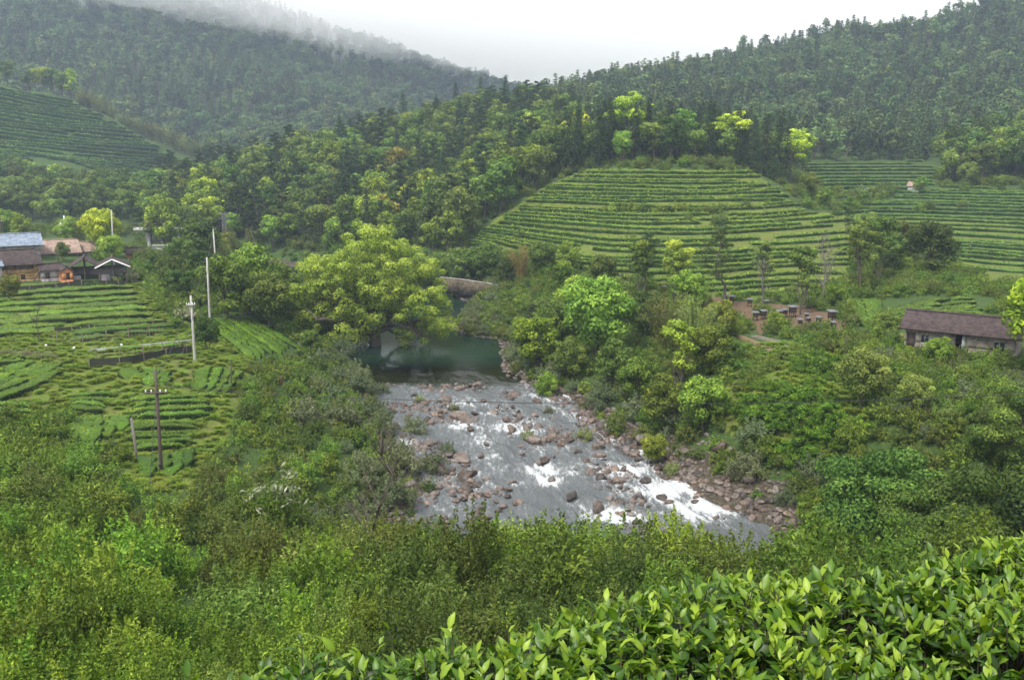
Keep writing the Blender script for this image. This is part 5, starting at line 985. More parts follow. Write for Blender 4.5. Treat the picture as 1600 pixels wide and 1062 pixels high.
def roof_mesh(L, D, rise, over, mt, gable_x=True, thick=.14, pitch=.3, hip=0.):
    """two slopes of rolled tiles; the ridge runs along x"""
    mb = MB(); n = max(8, int((L + 2 * over) / (pitch / 2))); xs = np.linspace(-L / 2 - over, L / 2 + over, n + 1); w_ = .035 * (np.arange(n + 1) % 2)
    for s in (-1, 1):
        V = []; ks = [0, .5, 1]
        for q in ks:
            y = s * (D / 2 + over) * q; z = rise * (1 - q) - over * .35 * q; hx = 1 - hip * (1 - q)
            V.append(np.c_[xs * hx, np.full(n + 1, y), z + w_ + .05 * (q > .9) * 0])
        top = np.concatenate(V); bot = top - np.array([0, 0, thick]); m_ = n + 1; q = [(j * m_ + i, j * m_ + i + 1, (j + 1) * m_ + i + 1, (j + 1) * m_ + i) for j in range(2) for i in range(n)]
        if s > 0: q = [x[::-1] for x in q]
        N = 3 * m_; rim = [(2 * m_ + i, 2 * m_ + i + 1, 2 * m_ + i + 1 + N, 2 * m_ + i + N) for i in range(n)] + [(j * m_ + e, (j + 1) * m_ + e, (j + 1) * m_ + e + N, j * m_ + e + N) for j in range(2) for e in (0, n)]
        mb.add(np.concatenate([top, bot]), q + [tuple(v + N for v in x[::-1]) for x in q] + rim)
    mb.tube([(x, 0, rise + .06) for x in np.linspace(-L / 2 * (1 - hip) - over * (1 - hip), (L / 2 + over) * (1 - hip), 8)], .13, 6)
    return mb.mesh('roof', [M[mt]])
def wall_mesh(L, D, hh, rise, mt, gable=True, base=-1.2, holes=()):
    """four walls with gable ends, the front one pierced by real openings"""
    mb = MB(); T = .22; xs = sorted({-L / 2, L / 2} | {v for h_ in holes for v in (h_[0] - h_[2] / 2, h_[0] + h_[2] / 2)}); zs = sorted({base, hh} | {v for h_ in holes for v in (h_[1], h_[1] + h_[3])})
    for a, b in zip(xs[:-1], xs[1:]):
        for c, d in zip(zs[:-1], zs[1:]):
            mx_, mz = (a + b) / 2, (c + d) / 2
            if any(abs(mx_ - h_[0]) < h_[2] / 2 and h_[1] < mz < h_[1] + h_[3] for h_ in holes): continue
            mb.box((mx_, -D / 2 + T / 2, mz), (b - a, T, d - c))
    mb.box((0, D / 2 - T / 2, (hh + base) / 2), (L, T, hh - base))
    for s in (-1, 1):
        x0, x1 = s * L / 2, s * (L / 2 - T); y = D / 2 - T - .003
        P_ = [(-y, base), (y, base), (y, hh), (0, hh + (rise - .16 if gable else 0)), (-y, hh)]
        V = [(x0, a, b) for a, b in P_] + [(x1, a, b) for a, b in P_]; mb.add(V, [(i, (i + 1) % 5, (i + 1) % 5 + 5, i + 5) for i in range(5)] + [(0, 1, 2, 4), (5, 6, 7, 9)], [(2, 3, 4), (7, 8, 9)])
    mb.box((0, 0, base + .1), (L - .5, D - .5, .2)); return mb.mesh('wall', [M[mt]])
def house(nm, label, A, B, D, hh, rise, wallm, roofm, z0, over=.35, opens=(), cat='house', hip=0., rot90=False, group=None):
    """A, B: plan points of the two ends of the front wall"""
    A, B = np.array(A, float), np.array(B, float); L = float(np.hypot(*(B - A))); rz = math.atan2(*(B - A)[::-1]); c = (A + B) / 2 + np.array([-math.sin(rz), math.cos(rz)]) * D / 2
    e = tag(empty(nm, (c[0], c[1], z0), rz), label, cat, group); hol = [(fx * L, fz, w_, h_) for fx, fz, w_, h_, _ in opens]
    if rot90: wl = wall_mesh(L, D, hh, 0, wallm, False, holes=hol)
    else: wl = wall_mesh(L, D, hh, rise, wallm, hip == 0, holes=hol)
    obj('wall', wl, e)
    if rot90:
        r_ = obj('roof', roof_mesh(D, L, rise, over, roofm), e, (0, 0, hh + .12), math.pi / 2)
        g = MB(); g.add([(-L / 2, -D / 2, hh), (L / 2, -D / 2, hh), (0, -D / 2, hh + rise - .12), (-L / 2, -D / 2 + .2, hh), (L / 2, -D / 2 + .2, hh), (0, -D / 2 + .2, hh + rise - .12)], [(0, 1, 4, 3), (1, 2, 5, 4), (2, 0, 3, 5)], [(0, 2, 1), (3, 4, 5)]); obj('gable', g.mesh('gable', [M[wallm]]), e)
    else: r_ = obj('roof', roof_mesh(L, D, rise, over, roofm, hip=hip), e, (0, 0, hh + .12))
    for fx, fz, w_, h_, kd in opens:
        x = fx * L; b = MB(); y = -D / 2
        if kd == 'window':
            for q in ((x, y + .08, fz + .03, w_, .06), (x, y + .08, fz + h_ - .03, w_, .06)): b.box((q[0], q[1], q[2]), (q[3], .1, q[4]))
            for q in (-.5, 0, .5): b.box((x + q * (w_ - .06), y + .08, fz + h_ / 2), (.06, .09, h_ - .13))
            f = obj('window', b.mesh('window', [M['frame']]), e); g = MB(); g.box((x, y + .10, fz + h_ / 2), (w_ - .02, .02, h_ - .02)); obj('pane', g.mesh('pane', [M['glass']]), f)
        elif kd == 'door': b.box((x - .02, y + .12, fz + h_ / 2), (w_ - .06, .05, h_ - .04)); b.box((x - w_ * .35, y + .08, fz + h_ * .5), (.05, .05, .18)); obj('door', b.mesh('door', [M['woodpole']]), e)
        elif kd == 'ajar': b.box((x + w_ * .32, y - .12, fz + h_ / 2), (w_ * .4, .05, h_ - .04), rz=.5); b.box((x + w_ * .1, y - .15, fz + h_ / 2), (.05, .05, .18)); obj('door', b.mesh('door', [M['frame']]), e)
        elif kd == 'loft':
            for q in np.linspace(-.5, .5, 5): b.box((x + q * (w_ - .12), y + .1, fz + h_ / 2), (.12, .12, h_))
            b.box((x, y - .08, fz), (w_ + .1, .5, .08)); b.box((x, y - .3, fz + .35), (w_, .05, .05)); obj('loft_rail', b.mesh('loft_rail', [M['woodpole']]), e)
            b = MB(); [b.box((x + q, y + .35, fz + .35 + .1 * (i % 3)), (.5, .3, .5 + .2 * (i % 2))) for i, q in enumerate(np.linspace(-w_ * .4, w_ * .4, 6))]; obj('stored_goods', b.mesh('stored_goods', [M['plaster']]), e)
    return e
def bp(px_, Y): return at(px_, 500, Y)[0], Y
def zp(py_, Y): return at(800, py_, Y)[2]
Z1 = zp(441, 131)
house('barn', 'two storey ochre mud barn with open loft and dark tiled roof', bp(8, 130.5), bp(69, 133.4), 5, zp(413, 131) - Z1, 1.7, 'ochre', 'darktile', Z1, .7, [(-.1, 1.95, 4.9, .75, 'loft'), (-.28, .65, .55, .5, 'window'), (.08, .25, .6, .75, 'door')], 'barn', hip=.25)
sp_ = MB(); a_ = np.array(at(54, 440, 130)); b_ = np.array(at(64, 421, 130)); sp_.tube([a_ + (0, -.25, 0), b_ + (0, -.25, 0)], .09, 5); tag(obj('timber_prop', sp_.mesh('timber_prop', [M['woodpole']])), 'slanting timber prop against the ochre barn wall', 'timber')
Z2 = zp(430, 140)
house('farmhouse', 'two storey pale plastered farmhouse with blue grey metal roof', bp(-70, 139), bp(75, 146), 6, zp(387, 140) - Z2, 1.5, 'plaster', 'bluemetal', Z2, .5, [(.39, 2.1, .75, 1.1, 'window'), (-.06, 2.3, .75, 1.0, 'window'), (.15, 2.2, .7, .8, 'window'), (-.3, 2.2, .8, .9, 'window')])
Z3 = zp(442, 128)
house('white_outhouse', 'small whitish outhouse cut by the left edge of the picture', bp(-30, 126.5), bp(12, 128.5), 3, zp(416, 128) - Z3, .5, 'plaster', 'bluemetal', Z3, .3, [(.1, .3, .8, 1.6, 'door')], 'outhouse')
Z4 = zp(438, 132)
house('low_shed', 'low grey shed with a dark tile roof right of the ochre barn', bp(72, 132), bp(104, 133.6), 3, zp(423, 132) - Z4, .7, 'plaster', 'darktile', Z4, .3, [(-.2, .2, .6, .9, 'door')], 'shed')
house('clay_shed', 'tiny orange clay shed with its gable to the tea field', bp(104, 131.3), bp(121, 132.2), 3, zp(423, 132) - Z4, .5, 'orange', 'darktile', Z4, .12, [(.05, .1, .5, 1., 'door')], 'shed', rot90=True)
def open_shed(nm, label, p0, p1, Y, ze, zr, zb, roofm, trim=None, D=5.5):
    x0, x1 = bp(p0, Y)[0], bp(p1, Y)[0]; L = x1 - x0; e = tag(empty(nm, ((x0 + x1) / 2 - D * .2, Y + D / 2, zb), .42), label, 'shed'); hh = ze - zb; rise = zr - ze
    obj('roof', roof_mesh(D, L, rise, .35, roofm), e, (0, 0, hh), math.pi / 2)
    for sx in (-1, 0, 1):
        for sy in (-1, 1): p = MB(); p.tube([(sx * (L / 2 - .2), sy * (D / 2 - .2), -.8), (sx * (L / 2 - .2), sy * (D / 2 - .2), hh + (rise - .2 if sx == 0 else -.02))], .09, 6); obj('post', p.mesh('post', [M['woodpole']]), e)
    b = MB(); b.box((0, D / 2 - .3, hh / 2 - .3), (L - .3, .12, hh)); obj('rear_wall', b.mesh('rear_wall', [M['plaster']]), e); b = MB(); b.box((-L * .28, -D / 2 + .3, hh * .2 - .4), (L * .3, .1, hh * .8)); obj('front_panel', b.mesh('front_panel', [M['plaster']]), e)
    if trim:
        t_ = MB(); [t_.box((0, 0, 0), (.01, .01, .01))] if 0 else None
        for s in (-1, 1): t_.tube([(s * (L / 2 + .38), -D / 2 - .4, hh - .1), (0, -D / 2 - .4, hh + rise + .05)], .10, 4)
        obj('gable_trim', t_.mesh('gable_trim', [M[trim]]), e)
open_shed('open_barn', 'open timber barn with a wide dark gabled roof', 116, 160, 135, zp(419, 135), zp(404, 135), zp(438, 135), 'darktile')
open_shed('open_shed', 'open shed with a white edged gable roof', 161, 203, 133, zp(417, 133), zp(406, 133), zp(436, 133), 'darktile', 'white')
Z5 = zp(415, 152)
house('tiled_house', 'house with a long pink tiled roof behind the village gardens', bp(78, 150), bp(132, 153), 6, zp(394, 152) - Z5, 1.8, 'plaster', 'pinktile', Z5, .6, [(.2, .6, .8, 1., 'window')])
house('tiled_annex', 'small pink tiled annex at the right end of the pink roofed house', bp(134, 155), bp(158, 156.3), 5, zp(393, 155) - zp(414, 155), 1.3, 'plaster', 'pinktile', zp(414, 155), .4, [(0, .5, .7, .9, 'window')], 'annex')
house('orange_hut', 'small orange walled hut with a dark roof by the dense tree', bp(208, 160), bp(236, 161.4), 4, zp(397, 160) - zp(412, 160), .8, 'orange', 'darktile', zp(412, 160), .3, [(0, .4, .8, .7, 'window')], 'hut')
house('long_house', 'long old stone house with a dark tiled roof on the right bank', bp(1416, 85), bp(1592, 79.5), 5, 2.35, 1.15, 'brickwall', 'darktile', 6.75, .55, [(-.31, .9, .75, .85, 'window'), (-.44, .2, .8, 1.7, 'door'), (.02, .15, .95, 1.95, 'ajar'), (.36, .75, .95, 1.0, 'window')])
house('field_hut', 'tiny pale hut with a faded pink roof among the far terraces', bp(1400, 218), bp(1421, 216), 2.5, 1.2, .9, 'white', 'pinktile', h(bp(1410, 217)[0], 217), .3, [(.2, .1, .7, 1., 'door')], 'hut')
# concrete road bridge at the valley head
e = tag(empty('road_bridge', (at(228, 390, 205)[0], 205, 0)), 'grey concrete road bridge on piers at the head of the village', 'bridge'); x0, x1 = at(190, 0, 205)[0] - e.location[0], at(268, 0, 205)[0] - e.location[0]
b = MB(); b.box(((x0 + x1) / 2, 1.5, zp(358.5, 205)), (x1 - x0 + 3, 4, .55)); obj('deck', b.mesh('deck', [M['concrete']]), e)
b = MB(); b.box(((x0 + x1) / 2, -.45, zp(355, 205)), (x1 - x0 + 3, .1, .10)); [b.box((x, -.45, zp(356, 205)), (.12, .1, .55)) for x in np.linspace(x0 - 1, x1 + 1, 16)]; obj('railing', b.mesh('railing', [M['concrete']]), e)
for f in (.12, .42, .75, 1.): b = MB(); z_ = zp(360, 205); b.box((x0 + (x1 - x0) * f, 1.5, z_ / 2 + 1), (.7, 1.2, z_ + .6 - 2)); obj('pier', b.mesh('pier', [M['concrete']]), e)
b = MB(); b.box(((x0 + x1) / 2 - 3.4, 3.4, zp(370, 205)), ((x1 - x0) * .45, .4, 3.2)); obj('abutment', b.mesh('abutment', [M['concrete']]), e)
b = MB(); xm = at(238, 0, 185)[0]; zz = zp(386, 185); b.box((xm, 185, zz - 1.4), (7.6, .5, 3.4)); b.box((xm, 184.9, zz + .35), (7.8, .8, .14)); tag(obj('weir_wall', b.mesh('weir_wall', [M['concrete']])), 'pale concrete weir wall below the road bridge', 'wall')
# masonry wall along the river
pw = [at(p_, q_, y_) for p_, q_, y_ in ((688, 433, 158), (720, 436, 156), (760, 442, 152), (800, 450, 148), (845, 459, 144))]; b = MB()
for a_, c_ in zip(pw[:-1], pw[1:]):
    a_, c_ = np.array(a_), np.array(c_); L = np.hypot(*(c_ - a_)[:2]); b.box(((a_ + c_) / 2 - (0, 0, 1.35)), (L + .15, .7, 2.7), rz=math.atan2(c_[1] - a_[1], c_[0] - a_[0]))
M['oldwall'] = plain('mossy_masonry', (.035, .034, .022), .95, .45, 1.5, c2=(.10, .08, .055), bump=.8, bscale=5); tag(obj('river_wall', b.mesh('river_wall', [M['oldwall']])), 'dark mossy masonry wall on the far right bank of the pool', 'wall')
b = MB(); b.tube([np.array(q) + (0, -.1, .02) for q in pw], .07, 4); tag(obj('wall_coping', b.mesh('wall_coping', [M['concrete']])), 'dry straw coloured coping on the river wall', 'coping')
# dark outcrop in the pool, rock faces by the hives
for i, (p_, q_, s, lb) in enumerate([(762, 505, 3.2, 'dark rock outcrop jutting into the pool'), (738, 512, 1.6, 'dark low rock at the tip of the outcrop in the pool'), (790, 500, 2.6, 'dark rock where the outcrop meets the right bank')]):
    x, y, z = at_z(p_, q_, .3); o = bpy.data.objects.new('rock_outcrop', P['boulder'][i]); COL.objects.link(o); place(o, (x, y, .5), i * 1.3, (s, s * .8, s * .8)); me = o.data.copy(); me.materials[0] = M['oldwall']; o.data = me; tag(o, lb, 'rock')
# path
path = [(1180, 525), (1200, 530), (1222, 536), (1240, 542)]; g = hits(path, 60, 130); b = MB(); V = []
for i, q in enumerate(g): t_ = g[min(i + 1, 3)] - g[max(i - 1, 0)]; n_ = np.array([-t_[1], t_[0], 0]) / np.hypot(t_[0], t_[1]) * .55; V += [q + n_ + (0, 0, .12), q - n_ + (0, 0, .12), q - n_ - (0, 0, .6), q + n_ - (0, 0, .6)]
b.add(V, [(4 * i + a, 4 * i + (a + 1) % 4, 4 * i + 4 + (a + 1) % 4, 4 * i + 4 + a) for i in range(3) for a in range(4)]); M['pathway'] = plain('worn_path', (.13, .12, .09), .9, .3, 2); tag(obj('footpath', b.mesh('footpath', [M['pathway']])), 'pale concrete footpath below the beehives', kind='structure')
g = hits([(1148, 524), (1165, 530), (1185, 538), (1210, 552)], 60, 130); b = MB(); V = []
for i, q in enumerate(g): t_ = g[min(i + 1, 3)] - g[max(i - 1, 0)]; n_ = np.array([-t_[1], t_[0], 0]) / np.hypot(t_[0], t_[1]) * .4; V += [q + n_ + (0, 0, .2), q - n_ + (0, 0, .2), q - n_ - (0, 0, .6), q + n_ - (0, 0, .6)]
b.add(V, [(4 * i + a, 4 * i + (a + 1) % 4, 4 * i + 4 + (a + 1) % 4, 4 * i + 4 + a) for i in range(3) for a in range(4)]); tag(obj('dirt_path', b.mesh('dirt_path', [M['straw']])), 'narrow grassy track left of the footpath', kind='structure')
# beehives
M['hive'] = plain('hive_wood', (.075, .058, .046), .85, .35, 5); M['lid'] = plain('hive_lid', (.13, .135, .14), .6, .25, 4)
hv = tag(empty('beehive'), 'x', 'beehive'); b = MB(); b.box((0, 0, .75), (.55, .5, .55)); obj('box', b.mesh('box', [M['hive']]), hv)
b = MB(); b.box((0, 0, .0), (.85, .8, .06)); l_ = obj('lid', b.mesh('lid', [M['lid']]), hv, (0, 0, 1.08)); l_.rotation_euler = (.12, 0, 0)
for sx in (-1, 1):
    for sy in (-1, 1): b = MB(); b.box((sx * .22, sy * .2, .2), (.07, .07, .57)); obj('leg', b.mesh('leg', [M['hive']]), hv)
hives = [(1133, 466, 'beehive alone at the foot of the thin pine', 1.), (1143, 469, 'wide grey lidded beehive, left end of the back row', 1.15), (1171, 473, 'pale lidded beehive in the back row, second from the pine', 1.1), (1197, 474, 'white lidded beehive at the right end of the back row', .95),
         (1180, 495, 'grey beehive at the left end of the middle row', 1.15), (1193, 493, 'brown beehive second from left in the middle row', 1.2), (1205, 507, 'white lidded beehive at the left end of the front row', 1.05), (1217, 492, 'brown beehive left of the double one in the middle row', 1.1), (1226, 490, 'grey beehive touching the tallest one', 1.1), (1238, 490, 'tallest beehive with a wide pale lid', 1.5),
         (1250, 505, 'white lidded beehive in the middle of the front row', 1.), (1260, 494, 'small beehive left of the rock hollow', .85), (1263, 500, 'small beehive with a white box front', .8), (1279, 502, 'white lidded beehive right in the front row', 1.05), (1299, 498, 'tall dark beehive at the right end', 1.5), (1302, 509, 'low beehive under the tall dark one', .95), (966, 434, 'pale lidded beehive far left below the left pine', 1.1), (1038, 452, 'lone beehive between the two pines', 1.)]
for i, (p_, q_, lb, s) in enumerate(hives):
    e = hv if i == 0 else copy_tree(hv); g = hit(p_, q_ + 6, ymin=60); place(e, (g[0], g[1], g[2] + .02), random.gauss(0, .15), s * .85); e['label'] = lb; e['group'] = 'beehives in the clearing'
# poles
def pole(nm, label, px_, y_top, y_base, Y, r0, r1, mt, lean=0, arms=(), n=8):
    A = np.array(at(px_, y_base, Y)); B = np.array(at(px_ + lean, y_top, Y)); A[2] = min(A[2], h(A[0], A[1])) - .4
    e = tag(empty(nm, tuple(A)), label, 'pole'); b = MB(); b.tube([(0, 0, 0), tuple((B - A) * .5), tuple(B - A)], [r0, (r0 + r1) / 2, r1], n); obj('shaft', b.mesh('shaft', [M[mt]], True), e)
    for (f, w_, tw) in arms:
        q = (B - A) * f; b = MB(); b.box((q[0], q[1] - r1 - .06, q[2]), (w_, .1, .12), rz=tw); a = obj('crossarm', b.mesh('crossarm', [M[mt]]), e); b = MB()
        for k in (-.46, -.2, .2, .46): x = q[0] + k * w_ * math.cos(tw); y = q[1] - r1 - .06 + k * w_ * math.sin(tw); b.tube([(x, y, q[2] + .05), (x, y, q[2] + .16), (x, y, q[2] + .24)], [.03, .055, .03], 6)
        obj('insulators', b.mesh('insulators', [M['white']]), a)
    return e, B
Yp = 58.
e1_, T1 = pole('crossarm_pole', 'tall dark wooden pole with a wide crossarm on the near field', 254, 578, 770, Yp, .15, .10, 'woodpole', -11, [(.83, 1.45, .05)])
b = MB(); q = (T1 - np.array(e1_.location)) * .28; b.box((q[0] - .02, q[1] - .2, q[2]), (.16, .12, .22)); obj('meter_box', b.mesh('meter_box', [M['hive']]), e1_)
e2_, T2 = pole('leaning_post', 'bare pale post leaning left of the crossarm pole', 220, 653, 752, 60, .13, .09, 'palebark', -15)
e3_, T3 = pole('concrete_pole', 'pale concrete pole with a small crossarm beside the bright slope', 305, 462, 572, 86, .15, .10, 'concrete', -7, [(.88, .8, .3)])
e4_, T4 = pole('concrete_pole', 'pale concrete pole in front of the round bright green tree', 326, 402, 472, 108, .15, .10, 'concrete', -3)
e5_, T5 = pole('concrete_pole', 'thin pale pole by the river bend behind the village', 337, 358, 402, 146, .15, .11, 'concrete', -4)
e6_, T6 = pole('concrete_pole', 'thin pale pole above the yellow topped tree', 174, 328, 372, 150, .14, .1, 'concrete')
pole('concrete_pole', 'thin pole right of the white roadside sign', 108, 342, 362, 190, .1, .08, 'concrete'); pole('timber_pole', 'brown timber pole at the back left of the village', 2, 340, 378, 175, .12, .1, 'woodpole', -1, [(.85, 1.2, .1)])
pole('timber_pole', 'thin brown pole in front of the pink tiled house', 90, 378, 412, 138, .1, .08, 'woodpole'); pole('thin_post', 'thin dark post at the right corner of the near field', 361, 562, 612, 80, .06, .05, 'woodpole'); pole('thin_post', 'thin dark stake right of the clipped clump', 1319, 524, 572, 78, .05, .04, 'woodpole', 3)
e = tag(empty('lattice_mast', at(352, 372, 182)), 'small grey steel lattice mast above the olive tree', 'mast'); b = MB(); w_ = .42; hh = zp(334, 182) - zp(372, 182)
for sx in (-1, 1):
    for sy in (-1, 1): b.tube([(sx * w_, sy * w_, -1), (sx * w_ * .6, sy * w_ * .6, hh)], .06, 4)
for k in np.linspace(0, hh * .96, 9):
    for s in (-1, 1): b.tube([(-w_ * .9, s * w_ * .9, k), (w_ * .85, s * w_ * .85, k + hh / 9)], .04, 4); b.tube([(s * w_ * .9, w_ * .9, k), (s * w_ * .85, -w_ * .85, k + hh / 9)], .04, 4)
obj('tower', b.mesh('tower', [M['lid']]), e); b = MB()
for z_ in (hh * .98, hh * .8): b.box((0, 0, z_), (2.2, .1, .1)); [b.tube([(k, 0, z_), (k, 0, z_ + .35)], .06, 5) for k in (-1, -.5, .5, 1)]
obj('crossarm', b.mesh('crossarm', [M['lid']]), e)
e = tag(empty('roadside_sign', at(98, 360, 188)), 'white roadside sign frame at the wood edge above the village', 'sign'); b = MB(); b.tube([(.55, 0, -1), (.55, 0, 3.1)], .12, 6); b.tube([(-.55, 0, -1), (-.55, 0, 1.7)], .07, 6); obj('post', b.mesh('post', [M['white']]), e); b = MB(); b.box((0, -.05, 1.2), (1.1, .08, .8)); obj('panel', b.mesh('panel', [M['white']]), e)
# wires
def wire(a, b_, label, sag=.6, r=.02, nm='overhead_wire'):
    a, b_ = np.array(a, float), np.array(b_, float); k = np.linspace(0, 1, 14)[:, None]; p = a + (b_ - a) * k; p[:, 2] -= (4 * k * (1 - k))[:, 0] * sag; m_ = MB(); m_.tube(p, r, 4, cap=False); tag(obj(nm, m_.mesh(nm, [M['wire']])), label, 'wire')
wire(T1 - (.1, .1, 0), (-38, 52, 4.9), 'guy wire running down left from the crossarm pole', .1) if 0 else None
g0 = hit(232, 786, ymin=30); wire(T1 + (0, 0, -1.0), (g0[0], g0[1], g0[2]), 'pale guy wire slanting down in front of the crossarm pole', .02, .02, 'guy_wire')
for s, w_ in ((-1, 'left'), (1, 'right')):
    wire(T1 + (s * .6, 0, -1.1), T3 + (s * .4, 0, -.8), '%s wire between the crossarm pole and the concrete pole' % w_, .9); wire(T3 + (s * .4, 0, -.8), T4 + (s * .3, 0, -.2), '%s wire between the two larger concrete poles' % w_, .9)
    wire(T1 + (s * .6, 0, -1.1), (60 + s * .5, 48, 15), '%s wire from the crossarm pole across the river' % w_, 2.2, .012)
wire(T4, T5, 'wire between the concrete poles at the river bend', .8); wire(np.array(at(520, 555, 104)), np.array(at(830, 552, 98)), 'fishing line strung over the pool', .25, .01)
# fences and stakes of the vegetable garden
M['net'] = plain('dark_netting', (.035, .036, .028), .9, .3, 6); M['bamboopole'] = plain('grey_bamboo', (.13, .105, .075), .9, .3, 5, stretch=(1, 1, .2))
def fence(label, P_, hh, mt, step=.5, rails=2, slat=.05, nm='fence', net=False):
    g = hits(P_, 40, 200); g = g[~np.isnan(g[:, 0])]; d = np.r_[0, np.cumsum(np.hypot(*np.diff(g[:, :2], axis=0).T))]; n = max(2, int(d[-1] / step)); S = np.linspace(0, d[-1], n); Q = np.c_[[np.interp(S, d, g[:, k]) for k in range(3)]].T; Q[:, 2] = H(Q[:, 0], Q[:, 1])
    e = tag(empty(nm, tuple(Q[0])), label, 'fence'); Q = Q - Q[0]; b = MB()
    for i in range(0, n, max(1, int(2.4 / step))): b = MB(); b.tube([Q[i] - (0, 0, .3), Q[i] + (random.gauss(0, .04), 0, hh * 1.15)], .055, 5); obj('post', b.mesh('post', [M['bamboopole']]), e)
    b = MB()
    if net: V = np.concatenate([Q + (0, .02, 0), Q + (0, .02, hh)]); b.add(V, [(i, i + 1, n + i + 1, n + i) for i in range(n - 1)]); b.add(V + (0, .02, 0), [(n + i, n + i + 1, i + 1, i) for i in range(n - 1)])
    else:
        for q in Q: b.tube([q - (0, 0, .1), q + (random.gauss(0, .05), 0, hh * random.uniform(.7, 1.1))], slat / 2, 4)
        for k in range(rails): b.tube(Q + (0, 0, hh * (.35 + .4 * k)), .02, 4)
    obj('netting' if net else 'stakes', b.mesh('panel', [M[mt]]), e)
fence('dark net fence along the bottom of the vegetable garden', [(140, 574), (200, 570), (300, 552)], .8, 'net', .6, net=True); fence('black net fence beside the top tea bed by the village', [(-60, 458), (60, 453), (195, 446)], .7, 'net', .8, net=True)
fence('dark net at the back edge of the vegetable garden', [(85, 520), (170, 515), (262, 508)], .6, 'net', .8, net=True)
fence('upper row of thin bean stakes above the covered bed', [(90, 538), (160, 536), (255, 526)], 1.2, 'bamboopole', .38, 1, .035); fence('brushwood stake fence at the left end of the garden', [(-60, 556), (20, 556), (60, 560), (90, 562)], .75, 'bamboopole', .2, 2, .05); fence('lower row of bean stakes in front of the covered bed', [(150, 560), (220, 556), (296, 546)], .9, 'bamboopole', .5, 1, .035)
M['film'] = plain('plastic_film', (.20, .21, .22), .35, .15, 3)
g = hits([(140, 550), (200, 545), (262, 538), (300, 534)], 60, 160); b = MB(); V = []
for q in g:
    for a in np.linspace(0, math.pi, 6): V.append(q + np.array([0, math.cos(a) * .45, math.sin(a) * .28 + .02]))
b.add(V, [(i * 6 + k, i * 6 + k + 1, i * 6 + 7 + k, i * 6 + 6 + k) for i in range(3) for k in range(5)]); tag(obj('covered_bed', b.mesh('covered_bed', [M['film']], True)), 'vegetable bed under pale plastic film', 'covered bed')
for i, (p_, q_, lb) in enumerate([(190, 541, 'white sack lying on the film covered bed'), (116, 546, 'white bag hung on a stake at the left of the garden'), (72, 542, 'white bag near the bare brown shrub'), (12, 452, 'white and red bundle by the village outhouse')]):
    g = hit(p_, q_, ymin=60); b = MB(); V = ICO2[0] * np.array([.14, .12, .16]) * (1 + .3 * (fbm(ICO2[0][:, 0] * 2 + i, ICO2[0][:, 1] * 2, ICO2[0][:, 2] * 2) - .5))[:, None]; b.add(V, None, ICO2[1]); tag(obj('sack', b.mesh('sack', [M['white']], True), None, (g[0], g[1], g[2] + .15)), lb, 'sack')
# vegetable rows
M['veg'] = M['tea']
for i, (q0, q1, lb) in enumerate([((150, 548), (290, 541), 'row of leafy vegetables right behind the garden fence'), ((150, 566), (292, 556), 'row of low vegetables at the foot of the garden')]):
    u = np.linspace(0, 1, 20)[:, None]; g = hits(np.array(q0) + (np.array(q1) - np.array(q0)) * u, 50, 160); c_ = g[10].copy(); me = hedge_meshes('vegetable_row', g - c_, 1., .4, .16, 22, False, 900 + i); tag(obj('vegetable_row', me, None, c_), lb, 'vegetables').color = (1.5, 1.6, .9, 1)

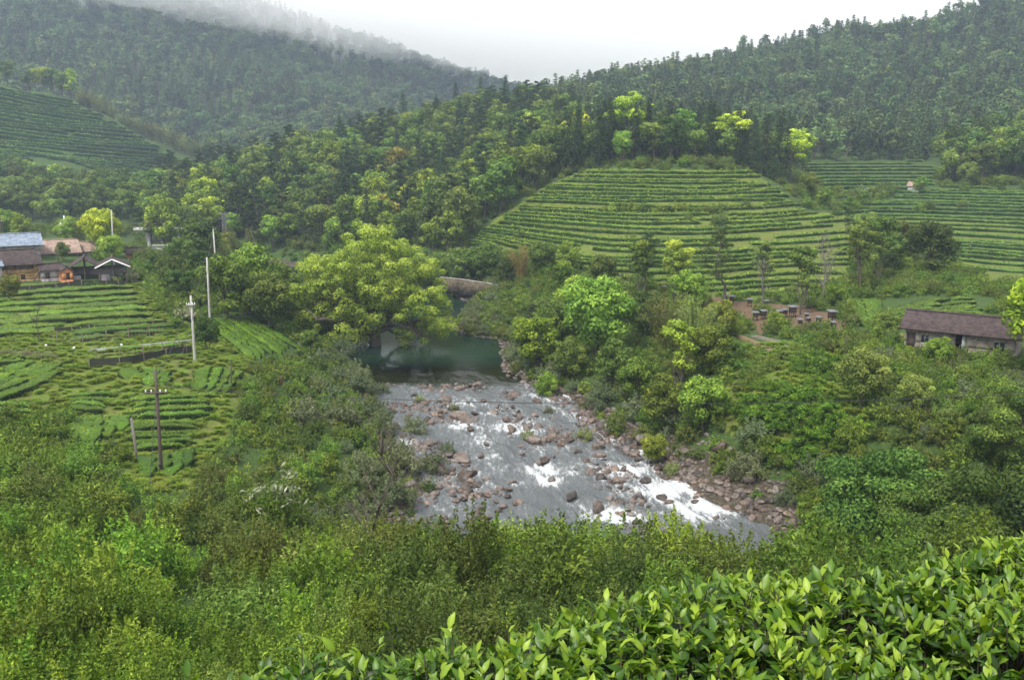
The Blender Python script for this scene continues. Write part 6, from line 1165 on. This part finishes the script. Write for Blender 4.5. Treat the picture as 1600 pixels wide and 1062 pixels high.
# ------------------------------------------------------------------ the tea hedge under the photographer
def leafmat_near():
    m = leafmat('glossy_tea_leaves', (.009, .030, .004), (.048, .130, .008), (.23, .35, .025), var=.0, trans=.25, rough=.42, hue=0, spec=.35); nt = m.node_tree; p = nt.nodes['Principled BSDF']
    return m
M['tealeaf'] = leafmat_near()
def near_hedge():
    r = np.random.default_rng(77); A, B = np.array([-1.0, 1.62]), np.array([3.3, 3.05]); d = (B - A) / np.linalg.norm(B - A); nv = np.array([d[1], -d[0]])     # nv points to the camera side
    L = np.linalg.norm(B - A); ztop = CH - 1.14
    ls = np.linspace(-1, 1, 3); u = np.linspace(0, 1, 6)
    def leaves(mb, base, dirv, upv, size, t, curl):
        """curved leaves: base point, growth direction, face normal"""
        N = len(base); dirv = dirv / np.linalg.norm(dirv, axis=1, keepdims=True); side = np.cross(dirv, upv); side /= np.linalg.norm(side, axis=1, keepdims=True) + 1e-9; nn = np.cross(side, dirv)
        wv = np.array([.03, .24, .36, .33, .19, .0]) * .66; V = np.zeros((N, 6, 3, 3)); sz = size[:, None]
        for i in range(6):
            for j in range(3):
                V[:, i, j] = base + dirv * sz * u[i] + side * sz * wv[i] * ls[j] * .95 + nn * sz * (curl[:, None] * u[i] ** 2 * -.45 + .16 * abs(ls[j]) * wv[i] * 2 + .025 * math.sin(i * 2.6) * abs(ls[j]))
        q = np.array([(i * 3 + j, i * 3 + j + 1, i * 3 + j + 4, i * 3 + j + 3) for i in range(5) for j in range(2)]); Q = (np.arange(N)[:, None, None] * 18 + q[None]).reshape(-1, 4)
        tt = np.repeat(t[:, None], 18, 1).reshape(N, 6, 3) + np.array([0, .12, 0])[None, None]; mb.add(V.reshape(-1, 3), Q, t=np.clip(tt, 0, 1).ravel())
    def top(s, k): x = A[0] + d[0] * s + nv[0] * k; y = A[1] + d[1] * s + nv[1] * k; return x, y, ztop + .10 * (fbm(x * 2.2, y * 2.2, o=3) - .5) * 2 - .35 * np.clip(.12 - k, 0, .3) ** 1. * 2 + .03 * s
    e = tag(empty('tea_bush_hedge', (1.2, 2.2, ztop - 1)), 'glossy bright green tea hedge rising across the bottom right corner', 'tea hedge'); off = np.array([1.2, 2.2, ztop - 1])
    sh, old, st = MB(), MB(), MB(); n = 6500
    s = r.uniform(0, L, n); k = r.uniform(-.05, 1.25, n); x, y, z = top(s, k); bright = np.clip(.5 + .9 * (fbm(x * 3 + 5, y * 3, o=3) - .5) + r.normal(size=n) * .12, 0, 1)
    hgt = r.uniform(.02, .075, n) + .07 * (r.uniform(size=n) > .97)
    lean = r.normal(size=(n, 3)) * .25; lean[:, 2] = 1
    for i in range(0, n): st.tube([(x[i], y[i], z[i] - .12), np.array([x[i], y[i], z[i]]) + lean[i] * hgt[i]], [.0022, .0012], 4, cap=False) if i % 2 == 0 else None
    for q in range(5):
        a = r.uniform(0, 6.28, n) + q * 2.3; f = q / 4.; base = np.c_[x, y, z] + lean * (hgt * f)[:, None]; out = np.c_[np.cos(a), np.sin(a), np.full(n, .35 + 1.3 * f)] + lean * .3
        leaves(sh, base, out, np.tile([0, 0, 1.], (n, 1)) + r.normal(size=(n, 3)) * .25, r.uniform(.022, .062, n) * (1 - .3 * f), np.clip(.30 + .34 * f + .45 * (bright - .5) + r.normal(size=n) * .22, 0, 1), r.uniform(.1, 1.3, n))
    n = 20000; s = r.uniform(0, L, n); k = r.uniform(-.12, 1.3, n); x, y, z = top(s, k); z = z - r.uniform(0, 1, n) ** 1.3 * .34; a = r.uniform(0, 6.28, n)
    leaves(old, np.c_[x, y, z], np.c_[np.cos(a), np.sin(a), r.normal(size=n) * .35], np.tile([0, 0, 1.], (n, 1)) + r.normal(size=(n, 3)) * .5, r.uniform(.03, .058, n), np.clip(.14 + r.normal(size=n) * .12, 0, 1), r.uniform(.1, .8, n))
    for i in range(700):
        s_ = r.uniform(0, L); k_ = r.uniform(-.05, 1.25); x, y, z = top(s_, k_); x2, y2 = x + r.normal() * .09, y + r.normal() * .09; st.tube([(x2, y2, z - .5), ((x + x2) / 2 + r.normal() * .02, (y + y2) / 2, z - .22), (x, y, z - .02)], [.006, .004, .002], 5, cap=False)
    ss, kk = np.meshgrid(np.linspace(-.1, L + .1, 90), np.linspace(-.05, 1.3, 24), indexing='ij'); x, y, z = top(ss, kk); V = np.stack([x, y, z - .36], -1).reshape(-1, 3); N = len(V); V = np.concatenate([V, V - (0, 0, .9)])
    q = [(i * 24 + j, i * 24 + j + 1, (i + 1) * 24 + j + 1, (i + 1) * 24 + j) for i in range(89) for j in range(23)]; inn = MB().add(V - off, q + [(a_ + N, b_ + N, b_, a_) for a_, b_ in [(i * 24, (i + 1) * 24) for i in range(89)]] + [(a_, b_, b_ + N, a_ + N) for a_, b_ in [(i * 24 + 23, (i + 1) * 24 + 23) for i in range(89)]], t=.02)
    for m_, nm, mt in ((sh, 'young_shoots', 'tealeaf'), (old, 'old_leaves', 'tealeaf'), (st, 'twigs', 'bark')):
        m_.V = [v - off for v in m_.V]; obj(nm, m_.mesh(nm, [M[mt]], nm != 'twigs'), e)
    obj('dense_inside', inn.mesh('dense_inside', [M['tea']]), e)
near_hedge()
